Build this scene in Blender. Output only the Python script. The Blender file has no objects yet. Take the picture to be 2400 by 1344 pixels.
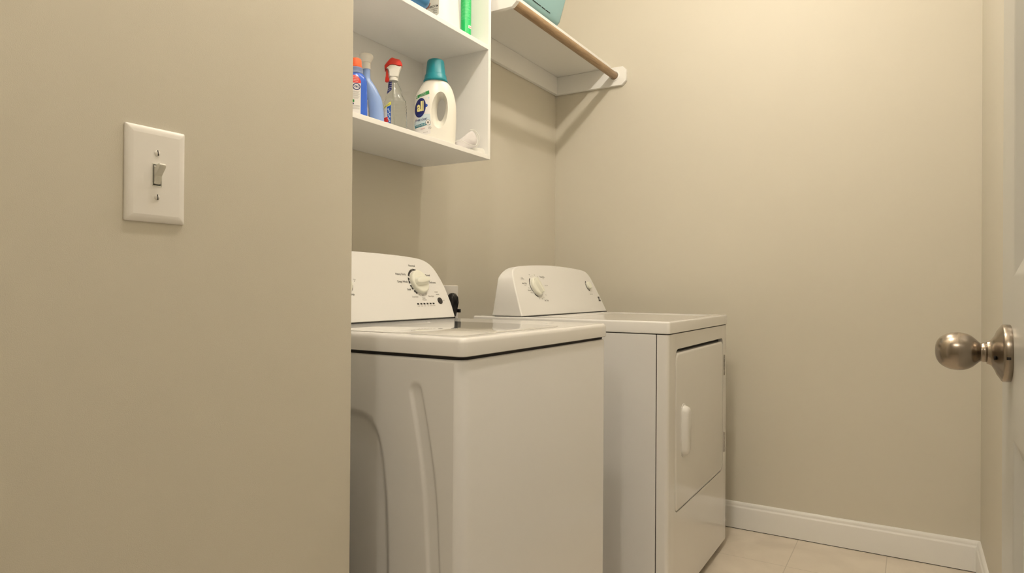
import bpy, bmesh, math, random
from mathutils import Vector, Matrix
from mathutils.bvhtree import BVHTree
PI = math.pi
C = bpy.context.scene.collection
sc = bpy.context.scene

# ------------------------------------------------------------------ camera
yaw, pitch, roll = math.radians(30.997), math.radians(0.19), math.radians(0.369)
F = Vector((-math.sin(yaw)*math.cos(pitch), math.cos(yaw)*math.cos(pitch), math.sin(pitch)))
R0 = Vector((math.cos(yaw), math.sin(yaw), 0)); U0 = R0.cross(F)
R = math.cos(roll)*R0 + math.sin(roll)*U0
U = -math.sin(roll)*R0 + math.cos(roll)*U0
cd = bpy.data.cameras.new('camera'); cam = bpy.data.objects.new('camera', cd); C.objects.link(cam)
cam.matrix_world = Matrix(((R.x, U.x, -F.x, 1.5119), (R.y, U.y, -F.y, -2.9251), (R.z, U.z, -F.z, 1.009), (0, 0, 0, 1)))
cd.sensor_fit = 'HORIZONTAL'; cd.sensor_width = 36.0; cd.lens = 1561.9/2400*36
cd.clip_start = 0.02
sc.camera = cam

# ------------------------------------------------------------------ world, lights, exposure
w = bpy.data.worlds.new('world'); sc.world = w; w.use_nodes = True
w.node_tree.nodes['Background'].inputs[0].default_value = (1.0, 0.9, 0.75, 1)
w.node_tree.nodes['Background'].inputs[1].default_value = 0.05
sc.view_settings.view_transform = 'Standard'; sc.view_settings.look = 'None'
sc.view_settings.exposure = 0.02; sc.view_settings.gamma = 1.0
sc.view_settings.use_curve_mapping = False
WARM = (1.0, 0.90, 0.765)
CEIL = 2.74
LAMPS = [  # (x, y, z, watts, radius): three ceiling lamps in the laundry room, one in the hall
    (0.97, -0.97, CEIL-0.10, 13.0, 0.022),
    (0.97, -1.40, CEIL-0.10, 9.5, 0.022),
    (0.975, -2.15, CEIL-0.10, 21.0, 0.030),
    (1.35, -3.95, CEIL-0.19, 19.0, 0.06),
]
for (x, y, z, p, r) in LAMPS:
    ld = bpy.data.lights.new('ceiling_bulb', 'POINT'); ld.energy = p; ld.color = WARM; ld.shadow_soft_size = r
    lo = bpy.data.objects.new('ceiling_bulb', ld); lo.location = (x, y, z); C.objects.link(lo)

# ------------------------------------------------------------------ materials
def new_mat(name):
    m = bpy.data.materials.new(name); m.use_nodes = True
    return m, m.node_tree.nodes, m.node_tree.links, m.node_tree.nodes['Principled BSDF']
def mat(name, col, rough=0.5, metal=0.0, bump=0.0, bscale=300.0, var=0.0, coat=0.0, ior=1.45, trans=0.0, bdist=0.001):
    m, N, L, b = new_mat(name)
    b.inputs['Base Color'].default_value = (*col, 1); b.inputs['Roughness'].default_value = rough
    b.inputs['Metallic'].default_value = metal; b.inputs['IOR'].default_value = ior
    b.inputs['Transmission Weight'].default_value = trans
    b.inputs['Coat Weight'].default_value = coat; b.inputs['Coat Roughness'].default_value = 0.06
    tc = N.new('ShaderNodeTexCoord')
    if bump > 0:
        nt = N.new('ShaderNodeTexNoise'); nt.inputs['Scale'].default_value = bscale; nt.inputs['Detail'].default_value = 3
        bp = N.new('ShaderNodeBump'); bp.inputs['Strength'].default_value = bump; bp.inputs['Distance'].default_value = bdist
        L.new(tc.outputs['Object'], nt.inputs['Vector']); L.new(nt.outputs['Fac'], bp.inputs['Height']); L.new(bp.outputs['Normal'], b.inputs['Normal'])
    if var > 0:
        n2 = N.new('ShaderNodeTexNoise'); n2.inputs['Scale'].default_value = 7; n2.inputs['Detail'].default_value = 4
        mx = N.new('ShaderNodeMix'); mx.data_type = 'RGBA'
        mx.inputs[6].default_value = (*[c*(1-var) for c in col], 1); mx.inputs[7].default_value = (*[min(1, c*(1+var)) for c in col], 1)
        L.new(tc.outputs['Object'], n2.inputs['Vector']); L.new(n2.outputs['Fac'], mx.inputs[0]); L.new(mx.outputs[2], b.inputs['Base Color'])
    return m
M = {}
M['paint'] = mat('greige_wall_paint', (0.68, 0.64, 0.545), 0.55, bump=0.22, bscale=800, var=0.010)
M['ceiling'] = mat('ceiling_paint', (0.90, 0.89, 0.87), 0.8, bump=0.2, bscale=200)
M['trim'] = mat('white_trim_paint', (0.86, 0.85, 0.82), 0.35, var=0.01)
M['shelf'] = mat('white_shelf_paint', (0.93, 0.925, 0.90), 0.42, bump=0.08, bscale=150)
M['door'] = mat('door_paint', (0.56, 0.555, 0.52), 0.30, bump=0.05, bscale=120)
M['enamel'] = mat('white_enamel', (0.80, 0.79, 0.77), 0.15, coat=0.5, bump=0.02, bscale=60)
M['enamel_side'] = mat('white_enamel_panel', (0.77, 0.765, 0.76), 0.22, coat=0.35, bump=0.05, bscale=500)
M['lid'] = mat('glossy_white_lid', (0.80, 0.79, 0.77), 0.07, coat=1.0, ior=1.6)
M['console'] = mat('white_console_plastic', (0.78, 0.77, 0.745), 0.30, bump=0.02, bscale=400)
M['knobplastic'] = mat('ivory_knob_plastic', (0.80, 0.80, 0.70), 0.35)
M['ink'] = mat('black_ink', (0.02, 0.017, 0.015), 0.5)
M['inkgrey'] = mat('grey_ink', (0.22, 0.20, 0.18), 0.5)
M['dark'] = mat('dark_gap', (0.012, 0.010, 0.010), 0.7)
M['black'] = mat('black_rubber', (0.012, 0.012, 0.014), 0.38)
M['switch'] = mat('white_switch_plastic', (0.92, 0.90, 0.87), 0.28)
M['toggle'] = mat('ivory_toggle_plastic', (0.76, 0.75, 0.68), 0.30)
M['screw'] = mat('painted_screw', (0.90, 0.88, 0.84), 0.25)
M['steel'] = mat('steel', (0.5, 0.48, 0.45), 0.3, metal=1.0)
M['white_plastic'] = mat('white_plastic', (0.85, 0.83, 0.76), 0.32)
M['teal'] = mat('teal_cap', (0.012, 0.24, 0.30), 0.35)
M['jug'] = mat('cream_white_jug', (0.88, 0.86, 0.78), 0.30)
M['red'] = mat('red_plastic', (0.70, 0.03, 0.015), 0.35)
M['orange'] = mat('orange_cap', (0.95, 0.16, 0.05), 0.40)
M['blue'] = mat('blue_plastic', (0.035, 0.13, 0.62), 0.22)
M['bluegrey'] = mat('pale_blue_neck', (0.24, 0.31, 0.52), 0.35)
M['peri'] = mat('periwinkle_plastic', (0.27, 0.40, 0.72), 0.25)
M['clear'] = mat('clear_plastic', (0.97, 0.98, 0.96), 0.04, trans=1.0, ior=1.30)
M['lab_white'] = mat('white_label', (0.82, 0.80, 0.78), 0.45)
M['lab_pale'] = mat('pale_blue_label', (0.60, 0.72, 0.78), 0.4)
M['lab_navy'] = mat('navy_label', (0.015, 0.02, 0.14), 0.4)
M['lab_blue'] = mat('bright_blue_label', (0.02, 0.10, 0.45), 0.4)
M['lab_yellow'] = mat('yellow_label', (0.85, 0.80, 0.08), 0.45)
M['lab_cream'] = mat('cream_yellow_ink', (0.90, 0.82, 0.35), 0.45)
M['lab_green'] = mat('green_label', (0.02, 0.25, 0.06), 0.4)
M['lab_teal'] = mat('teal_label', (0.01, 0.20, 0.27), 0.4)
M['lab_grey'] = mat('grey_label', (0.42, 0.42, 0.37), 0.4)
M['lab_red'] = mat('red_label', (0.75, 0.04, 0.03), 0.4)
M['lab_pink'] = mat('pink_ink', (0.65, 0.25, 0.25), 0.4)
M['can_green'] = mat('green_can', (0.01, 0.50, 0.13), 0.30)
M['can_line'] = mat('pale_green_ink', (0.18, 0.75, 0.32), 0.35)
M['pouch'] = mat('blue_pouch', (0.06, 0.24, 0.50), 0.40, bump=0.3, bscale=40, bdist=0.004)
M['brown'] = mat('brown_seam', (0.20, 0.05, 0.02), 0.5)
M['tub'] = mat('aqua_bin_plastic', (0.27, 0.47, 0.49), 0.38)
M['cloth'] = mat('white_mesh_cloth', (0.80, 0.77, 0.77), 0.85, bump=0.7, bscale=900)
M['paper'] = mat('white_paper', (0.84, 0.83, 0.78), 0.6)
M['bulbglass'] = mat('frosted_glass', (0.9, 0.88, 0.82), 0.4)

def brushed():
    m, N, L, b = new_mat('brushed_nickel')
    b.inputs['Base Color'].default_value = (0.34, 0.29, 0.235, 1); b.inputs['Metallic'].default_value = 1
    b.inputs['Roughness'].default_value = 0.24
    tc = N.new('ShaderNodeTexCoord'); mp = N.new('ShaderNodeMapping'); mp.inputs['Scale'].default_value = (2600, 8, 8)
    nt = N.new('ShaderNodeTexNoise'); nt.inputs['Scale'].default_value = 1; nt.inputs['Detail'].default_value = 2
    bp = N.new('ShaderNodeBump'); bp.inputs['Strength'].default_value = 0.16; bp.inputs['Distance'].default_value = 0.0002
    L.new(tc.outputs['Object'], mp.inputs[0]); L.new(mp.outputs[0], nt.inputs['Vector']); L.new(nt.outputs['Fac'], bp.inputs['Height']); L.new(bp.outputs[0], b.inputs['Normal'])
    return m
M['nickel'] = brushed()

def wood():
    m, N, L, b = new_mat('oak_rod')
    b.inputs['Roughness'].default_value = 0.5
    tc = N.new('ShaderNodeTexCoord'); mp = N.new('ShaderNodeMapping'); mp.inputs['Scale'].default_value = (60, 3.5, 60)
    nt = N.new('ShaderNodeTexNoise'); nt.inputs['Scale'].default_value = 3; nt.inputs['Detail'].default_value = 8; nt.inputs['Roughness'].default_value = 0.7
    rp = N.new('ShaderNodeValToRGB'); e = rp.color_ramp.elements
    e[0].position = 0.32; e[0].color = (0.20, 0.115, 0.055, 1); e[1].position = 0.68; e[1].color = (0.52, 0.36, 0.20, 1)
    n2 = N.new('ShaderNodeTexNoise'); n2.inputs['Scale'].default_value = 9; n2.inputs['Detail'].default_value = 3
    mx = N.new('ShaderNodeMix'); mx.data_type = 'RGBA'; mx.inputs[7].default_value = (0.30, 0.21, 0.13, 1)
    r2 = N.new('ShaderNodeMath'); r2.operation = 'MULTIPLY'; r2.inputs[1].default_value = 0.6
    L.new(tc.outputs['Object'], mp.inputs[0]); L.new(mp.outputs[0], nt.inputs['Vector']); L.new(nt.outputs['Fac'], rp.inputs[0])
    L.new(tc.outputs['Object'], n2.inputs['Vector']); L.new(n2.outputs['Fac'], r2.inputs[0]); L.new(r2.outputs[0], mx.inputs[0])
    L.new(rp.outputs[0], mx.inputs[6]); L.new(mx.outputs[2], b.inputs['Base Color'])
    bp = N.new('ShaderNodeBump'); bp.inputs['Strength'].default_value = 0.3; bp.inputs['Distance'].default_value = 0.001
    L.new(nt.outputs['Fac'], bp.inputs['Height']); L.new(bp.outputs[0], b.inputs['Normal'])
    return m
M['wood'] = wood()

def tile():
    m, N, L, b = new_mat('beige_floor_tile')
    b.inputs['Roughness'].default_value = 0.42
    tc = N.new('ShaderNodeTexCoord'); mp = N.new('ShaderNodeMapping')
    mp.inputs['Location'].default_value = (-1.12/0.313, 0.004/0.313, 0); mp.inputs['Scale'].default_value = (1/0.313,)*3
    br = N.new('ShaderNodeTexBrick'); br.offset = 0; br.inputs['Scale'].default_value = 1
    br.inputs['Brick Width'].default_value = 1; br.inputs['Row Height'].default_value = 1; br.inputs['Mortar Size'].default_value = 0.006
    br.inputs['Mortar Smooth'].default_value = 0.6
    nt = N.new('ShaderNodeTexNoise'); nt.inputs['Scale'].default_value = 4.5; nt.inputs['Detail'].default_value = 6; nt.inputs['Distortion'].default_value = 0.6
    rp = N.new('ShaderNodeValToRGB'); e = rp.color_ramp.elements
    e[0].position = 0.35; e[0].color = (0.68, 0.60, 0.50, 1); e[1].position = 0.65; e[1].color = (0.80, 0.72, 0.61, 1)
    mx = N.new('ShaderNodeMix'); mx.data_type = 'RGBA'; mx.inputs[7].default_value = (0.58, 0.51, 0.42, 1)
    L.new(tc.outputs['Object'], mp.inputs[0]); L.new(mp.outputs[0], br.inputs['Vector']); L.new(tc.outputs['Object'], nt.inputs['Vector'])
    L.new(nt.outputs['Fac'], rp.inputs[0]); L.new(rp.outputs[0], mx.inputs[6]); L.new(br.outputs['Fac'], mx.inputs[0]); L.new(mx.outputs[2], b.inputs['Base Color'])
    bp = N.new('ShaderNodeBump'); bp.inputs['Strength'].default_value = 0.3; bp.inputs['Distance'].default_value = 0.001; bp.invert = True
    L.new(br.outputs['Fac'], bp.inputs['Height']); L.new(bp.outputs[0], b.inputs['Normal'])
    return m
M['tile'] = tile()

# ------------------------------------------------------------------ helpers
def thing(name, label, cat, loc=(0, 0, 0), rotz=0.0, group=None, kind=None):
    o = bpy.data.objects.new(name, None); C.objects.link(o)
    o.location = loc; o.rotation_euler = (0, 0, rotz); o.empty_display_size = 0.05
    if label: o['label'] = label
    if cat: o['category'] = cat
    if group: o['group'] = group
    if kind: o['kind'] = kind
    return o
class MB:
    """collects geometry for one mesh object; off is subtracted from every point"""
    def __init__(s, off=(0, 0, 0)):
        s.v = []; s.f = []; s.mi = []; s.off = Vector(off); s.cur = 0
    def mat(s, i): s.cur = i; return s
    def face(s, idx): s.f.append(tuple(idx)); s.mi.append(s.cur)
    def verts(s, pts):
        b = len(s.v); s.v += [Vector(p) - s.off for p in pts]; return b
    def box(s, x0, x1, y0, y1, z0, z1):
        b = s.verts([(x, y, z) for z in (z0, z1) for y in (y0, y1) for x in (x0, x1)])
        for q in ((0, 2, 3, 1), (4, 5, 7, 6), (0, 1, 5, 4), (2, 6, 7, 3), (0, 4, 6, 2), (1, 3, 7, 5)):
            s.face([b+i for i in q])
        return s
    def loft(s, rings, cap0=True, cap1=True, closed=False):
        n = len(rings[0]); bs = [s.verts(r) for r in rings]
        pairs = list(zip(bs[:-1], bs[1:])) + ([(bs[-1], bs[0])] if closed else [])
        for a, b in pairs:
            for i in range(n):
                j = (i+1) % n; s.face((a+i, a+j, b+j, b+i))
        if cap0 and not closed: s.face([bs[0]+i for i in reversed(range(n))])
        if cap1 and not closed: s.face([bs[-1]+i for i in range(n)])
        return s
    def prism(s, pts, ax, a0, a1):
        """2-D outline pts extruded along axis ax ('x','y','z')"""
        def P(p, a): return (a, p[0], p[1]) if ax == 'x' else ((p[0], a, p[1]) if ax == 'y' else (p[0], p[1], a))
        return s.loft([[P(p, a0) for p in pts], [P(p, a1) for p in pts]])
    def lathe(s, prof, c=(0, 0, 0), axis='z', n=40, sy=1.0):
        rings = []
        for (r, h) in prof:
            ring = []
            for i in range(n):
                a = 2*PI*i/n; u, w_ = r*math.cos(a), r*math.sin(a)*sy
                if axis == 'z': p = (c[0]+u, c[1]+w_, c[2]+h)
                elif axis == 'x': p = (c[0]+h, c[1]+u, c[2]+w_)
                else: p = (c[0]+u, c[1]+h, c[2]+w_)
                ring.append(p)
            rings.append(ring)
        return s.loft(rings)
    def tube(s, path, r, n=14):
        path = [Vector(p) for p in path]; rings = []; up = Vector((0.3, 0.2, 1)).normalized()
        for i, p in enumerate(path):
            t = (path[min(i+1, len(path)-1)] - path[max(i-1, 0)]).normalized()
            a = t.cross(up).normalized(); b = a.cross(t).normalized()
            rr = r[i] if isinstance(r, (list, tuple)) else r
            rings.append([p + rr*(math.cos(2*PI*k/n)*a + math.sin(2*PI*k/n)*b) for k in range(n)])
        return s.loft(rings)
    def raw(s, vs, fs):
        b = s.verts(vs)
        for f in fs: s.face([b+i for i in f])
        return s
    def mesh(s, name):
        me = bpy.data.meshes.new(name); me.from_pydata([tuple(v) for v in s.v], [], s.f)
        for p, i in zip(me.polygons, s.mi): p.material_index = i
        return me
    def build(s, name, mats, parent=None, bevel=0.0, seg=3, smooth=True, angle=35, fixn=True, label=None, kind=None, loc=None, sub=0):
        me = s.mesh(name)
        if fixn:
            bm = bmesh.new(); bm.from_mesh(me); bmesh.ops.recalc_face_normals(bm, faces=bm.faces); bm.to_mesh(me); bm.free()
        for m_ in (mats if isinstance(mats, (list, tuple)) else [mats]): me.materials.append(m_)
        o = bpy.data.objects.new(name, me); C.objects.link(o)
        if parent: o.parent = parent
        if loc: o.location = loc
        if smooth:
            for p in me.polygons: p.use_smooth = True
            if not bevel: me.set_sharp_from_angle(angle=math.radians(angle))
        if bevel:
            md = o.modifiers.new('bevel', 'BEVEL'); md.width = bevel; md.segments = seg; md.limit_method = 'ANGLE'
            md.angle_limit = math.radians(30); md.harden_normals = True
        if sub:
            md = o.modifiers.new('sub', 'SUBSURF'); md.levels = sub; md.render_levels = sub
        if label: o['label'] = label
        if kind: o['kind'] = kind
        return o
def structure(o, label=None):
    o['kind'] = 'structure'
    if label: o['label'] = label
    return o
def tag(o, label, cat, group=None):
    o['label'] = label; o['category'] = cat
    if group: o['group'] = group
    return o

_tc = {}
def text2d(s, size, align='CENTER', bold=0.0, squash=1.0, shear=0.0):
    key = (s, bold, shear)
    if key not in _tc:
        cu = bpy.data.curves.new('t', 'FONT'); cu.body = s; cu.size = 1.0; cu.align_x = 'CENTER'; cu.align_y = 'CENTER'
        cu.offset = bold; cu.shear = shear; cu.resolution_u = 4
        ob = bpy.data.objects.new('t', cu); me = bpy.data.meshes.new_from_object(ob)
        _tc[key] = ([(v.co.x, v.co.y) for v in me.vertices], [tuple(p.vertices) for p in me.polygons])
        bpy.data.objects.remove(ob); bpy.data.meshes.remove(me); bpy.data.curves.remove(cu)
    vs, fs = _tc[key]
    if not vs: return [], []
    xs = [v[0] for v in vs]
    dx = {'CENTER': 0, 'LEFT': -min(xs), 'RIGHT': -max(xs)}[align]
    return [((x+dx)*size*squash, y*size) for x, y in vs], fs
def arc2d(c, r0, r1, a0, a1, n=16, taper=None):
    vs = []; fs = []
    for i in range(n+1):
        t = i/n; a = math.radians(a0+(a1-a0)*t); k = taper(t) if taper else 1.0
        ro = r0 + (r1-r0)*k
        vs += [(c[0]+r0*math.cos(a), c[1]+r0*math.sin(a)), (c[0]+ro*math.cos(a), c[1]+ro*math.sin(a))]
    for i in range(n): fs.append((2*i, 2*i+1, 2*i+3, 2*i+2))
    return vs, fs
def disc2d(c, rx, ry=None, n=28, rings=1):
    ry = ry or rx
    vs = [c]; fs = []
    for k in range(1, rings+1):
        vs += [(c[0]+rx*k/rings*math.cos(2*PI*i/n), c[1]+ry*k/rings*math.sin(2*PI*i/n)) for i in range(n)]
    for i in range(n): fs.append((0, 1+i, 1+(i+1) % n))
    for k in range(1, rings):
        a = 1+(k-1)*n; b = 1+k*n
        for i in range(n): fs.append((a+i, b+i, b+(i+1) % n, a+(i+1) % n))
    return vs, fs
def grid2d(x0, x1, z0, z1, nx=8, nz=8, warp=None):
    vs = []; fs = []
    for j in range(nz+1):
        for i in range(nx+1):
            p = (x0+(x1-x0)*i/nx, z0+(z1-z0)*j/nz); vs.append(warp(*p) if warp else p)
    for j in range(nz):
        for i in range(nx):
            a = j*(nx+1)+i; fs.append((a, a+1, a+nx+2, a+nx+1))
    return vs, fs
def outline2d(pts):
    return list(pts), [tuple(range(len(pts)))]
def quad_warp(tl, tr, br, bl):
    def f(u, v):  # u, v in 0..1
        t = (tl[0]*(1-u)+tr[0]*u, tl[1]*(1-u)+tr[1]*u); b = (bl[0]*(1-u)+br[0]*u, bl[1]*(1-u)+br[1]*u)
        return (b[0]*(1-v)+t[0]*v, b[1]*(1-v)+t[1]*v)
    return f

# ================================================================== THE ROOM
XS = 0.620          # plane of the partition that carries the light switch
XR = 1.725          # right wall
YP = -2.017         # end of the partition
YF = -2.70          # front wall (with the doorway), inner face
HD = 2.04           # doorway height
DX0, DX1 = 0.845, 1.645
structure(MB().box(-0.3, 3.1, -5.0, 0.15, -0.05, 0).build('floor', M['tile'], smooth=False))
structure(MB().box(-0.3, 3.1, -5.0, 0.15, CEIL, CEIL+0.05).build('ceiling', M['ceiling'], smooth=False))
structure(MB().box(-0.12, 0, -2.9, 0.12, 0, CEIL).build('wall_back', M['paint'], smooth=False))
structure(MB().box(0, XR+0.12, 0, 0.12, 0, CEIL).build('wall_far', M['paint'], smooth=False))
structure(MB().box(XR, XR+0.12, YF, 0, 0, CEIL).build('wall_right', M['paint'], smooth=False))
structure(MB().box(0, XS, YF, YP, 0, CEIL).build('wall_left', M['paint'], bevel=0.003, seg=3))
f = MB()
f.box(-0.3, DX0, YF-0.115, YF, 0, CEIL); f.box(DX1, 3.1, YF-0.115, YF, 0, CEIL); f.box(DX0, DX1, YF-0.115, YF, HD, CEIL)
structure(f.build('wall_front', M['paint'], smooth=False))
f = MB(); f.box(-0.3, 3.1, -5.0, -4.9, 0, CEIL); structure(f.build('wall_hall', M['paint'], smooth=False))
f = MB(); f.box(-0.3, -0.2, -4.9, YF-0.115, 0, CEIL); structure(f.build('wall_hall_left', M['paint'], smooth=False))
f = MB(); f.box(3.0, 3.1, -4.9, YF-0.115, 0, CEIL); structure(f.build('wall_hall_right', M['paint'], smooth=False))

# baseboards (profiled): profile in (depth from wall, z)
BP = [(0, .003), (.0145, .003), (.0145, .088), (.0135, .092), (.0105, .094), (.0100, .098), (.0095, .103), (.0075, .108), (.0045, .111), (0, .112)]
def base_far():
    f = MB(); f.loft([[(x, -d, z) for d, z in BP] for x in (0.0, XR)])
    structure(f.build('baseboard_far', M['trim'], angle=50))
    f = MB(); f.loft([[(XR-d, y, z) for d, z in BP] for y in (-0.0005, YF)])
    structure(f.build('baseboard_right', M['trim'], angle=50))
    f = MB(); f.loft([[(d, y, z) for d, z in BP] for y in (-0.02, YP)])
    structure(f.build('baseboard_back', M['trim'], angle=50))
    f = MB(); f.loft([[(XS+d, y, z) for d, z in BP] for y in (YP, YF)])
    structure(f.build('baseboard_left', M['trim'], angle=50))
base_far()
# dark strip put in for the shade of the gap under the far baseboard
f = MB(); f.box(0.016, XR-0.002, -0.012, -0.001, 0.0002, 0.0035); structure(f.build('baseboard_gap_shade', M['dark'], smooth=False))

# doorway casing and jamb (behind the lens, catches and blocks light as in the house)
f = MB()
f.box(DX0-0.055, DX0+0.012, YF, YF+0.016, 0, HD+0.055); f.box(DX1-0.004, DX1+0.060, YF, YF+0.016, 0, HD+0.055); f.box(DX0+0.012, DX1-0.004, YF, YF+0.016, HD-0.012, HD+0.055)
f.box(DX0, DX0+0.018, YF-0.115, YF, 0, HD); f.box(DX0+0.018, DX1-0.0, YF-0.115, YF, HD-0.018, HD)
structure(f.build('trim_2', M['trim'], smooth=False))

# ------------------------------------------------------------------ open six panel door
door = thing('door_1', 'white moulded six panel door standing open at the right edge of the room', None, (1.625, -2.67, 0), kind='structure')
def door_leaf():
    f = MB((1.625, -2.67, 0))
    xa, xb = 1.607, 1.642; y0, y1 = -2.668, -1.914; z0, z1 = 0.012, 2.03
    ys = [(-2.014-0.255, -2.014), (-2.568, -2.568+0.255)]
    ys = [(-2.258, -2.0155), (-2.566, -2.324)]
    zs = [(0.22, 0.848), (1.026, 1.63), (1.74, 1.92)]
    for xs, sg in ((xa, 1), (xb, -1)):
        yb = sorted({y0, y1, *[v for q in ys for v in q]}); zb = sorted({z0, z1, *[v for q in zs for v in q]})
        for i in range(len(yb)-1):
            for j in range(len(zb)-1):
                cy, cz = (yb[i]+yb[i+1])/2, (zb[j]+zb[j+1])/2
                if any(a < cy < b for a, b in ys) and any(a < cz < b for a, b in zs):
                    rings = []
                    for off, d in ((0, 0), (0.004, 0.0015), (0.024, 0.0085), (0.028, 0.009), (0.050, 0.009), (0.062, 0.0022), (0.066, 0.0020)):
                        a, b, c, e = yb[i]+off, yb[i+1]-off, zb[j]+off, zb[j+1]-off
                        rings.append([(xs+sg*d, a, c), (xs+sg*d, b, c), (xs+sg*d, b, e), (xs+sg*d, a, e)])
                    f.loft(rings, cap0=False, cap1=True)
                else:
                    b_ = f.verts([(xs, yb[i], zb[j]), (xs, yb[i+1], zb[j]), (xs, yb[i+1], zb[j+1]), (xs, yb[i], zb[j+1])]); f.face((b_, b_+1, b_+2, b_+3))
    for (ya, yb_, za, zb_) in ((y0, y0, z0, z1), (y1, y1, z0, z1)):
        b_ = f.verts([(xa, ya, za), (xb, ya, za), (xb, ya, zb_), (xa, ya, zb_)]); f.face((b_, b_+1, b_+2, b_+3))
    for z in (z0, z1):
        b_ = f.verts([(xa, y0, z), (xb, y0, z), (xb, y1, z), (xa, y1, z)]); f.face((b_, b_+1, b_+2, b_+3))
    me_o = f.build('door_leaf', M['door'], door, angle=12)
    bm = bmesh.new(); bm.from_mesh(me_o.data); bmesh.ops.remove_doubles(bm, verts=bm.verts, dist=1e-5); bmesh.ops.recalc_face_normals(bm, faces=bm.faces); bm.to_mesh(me_o.data); bm.free()
    return me_o
door_leaf()
def smooth_profile(p, k=4):
    out = []; m = len(p)
    for i in range(m-1):
        p0 = p[max(i-1, 0)]; p1 = p[i]; p2 = p[i+1]; p3 = p[min(i+2, m-1)]
        for q in range(k):
            u = q/k; out.append(tuple(0.5*((2*p1[j]) + (-p0[j]+p2[j])*u + (2*p0[j]-5*p1[j]+4*p2[j]-p3[j])*u*u + (-p0[j]+3*p1[j]-3*p2[j]+p3[j])*u**3) for j in (0, 1)))
    out.append(p[-1]); return out
def door_knob():
    c = (1.607, -1.990, 0.9395); off = (1.625, -2.67, 0)
    # rose: lathe about x, heights negative = towards the room
    f = MB(off)
    f.lathe([(0.0322, 0), (0.0325, -0.0008), (0.0325, -0.0070), (0.0318, -0.0082), (0.0300, -0.0092), (0.0250, -0.0125), (0.0190, -0.0150), (0.0150, -0.0175), (0.0138, -0.0195), (0.0130, -0.0218), (0.0105, -0.0222)], c, 'x', 72)
    rose = f.build('rose', M['nickel'], door, angle=50)
    f = MB(off)
    f.lathe([(0.0100, -0.0215), (0.0112, -0.0222), (0.0112, -0.0255), (0.0106, -0.0262)] + smooth_profile([(0.0106, -0.0280), (0.0125, -0.0300), (0.0160, -0.0335), (0.0190, -0.0375), (0.0212, -0.0425), (0.0220, -0.0475), (0.0220, -0.0520), (0.0212, -0.0570), (0.0192, -0.0620), (0.0160, -0.0665), (0.0120, -0.0695), (0.0075, -0.0712), (0.0030, -0.0718), (0.0004, -0.0719)]), c, 'x', 96)
    knob = f.build('door_knob', M['nickel'], door, angle=60)
    # privacy pin hole and rim slot on the rose
    f = MB(off); f.lathe([(0.0001, 0), (0.0026, 0.0), (0.0022, 0.0012), (0.0001, 0.0014)], (1.5905, -2.0085, 0.935), 'x', 20)
    f.build('set_pin', M['dark'], rose)
    f = MB(off); f.box(1.6005, 1.6045, -2.0229, -2.0218, 0.9345, 0.9375); f.build('rim_slot', M['dark'], rose)
    # outer-side knob, between the leaf and the wall
    f = MB(off)
    c2 = (1.642, -1.990, 0.9395)
    f.lathe([(0.0325, 0), (0.0325, 0.007), (0.025, 0.0125), (0.0150, 0.0175), (0.0110, 0.022), (0.0106, 0.028), (0.0160, 0.0335), (0.0212, 0.0425), (0.0220, 0.0500), (0.0192, 0.062), (0.0120, 0.0695), (0.0004, 0.0719)], c2, 'x', 48)
    f.build('door_knob', M['nickel'], door, angle=60)
    f = MB(off); f.box(1.6135, 1.6355, -1.9142, -1.9128, 0.911, 0.968); f.build('latch_plate', M['nickel'], door)
    for z in (0.25, 1.0, 1.80):
        f = MB(off); f.lathe([(0.006, -0.045), (0.006, 0.045)], (1.6475, -2.672, z), 'z', 16); f.build('hinge', M['nickel'], door)
door_knob()

# ceiling lamp fittings (above the frame; the bulbs are the lights at the top)
for i, (x, y, z, p, r) in enumerate(LAMPS):
    L_ = ['round ceiling lamp base above the dryer, deepest in the room', 'round ceiling lamp base above the washer, middle of three', 'round ceiling lamp base nearest the doorway inside the room', 'round ceiling lamp base out in the hall behind the doorway'][i]
    f = MB((x, y, CEIL)); f.lathe([(0.02, 0), (0.085, -0.0), (0.085, -0.008), (0.055, -0.018), (0.03, -0.024), (0.018, -0.026), (0.0005, -0.026)], (x, y, CEIL), 'z', 36)
    o = f.build('ceiling_lamp', M['white_plastic'], loc=(x, y, CEIL)); tag(o, L_, 'ceiling light')

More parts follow.
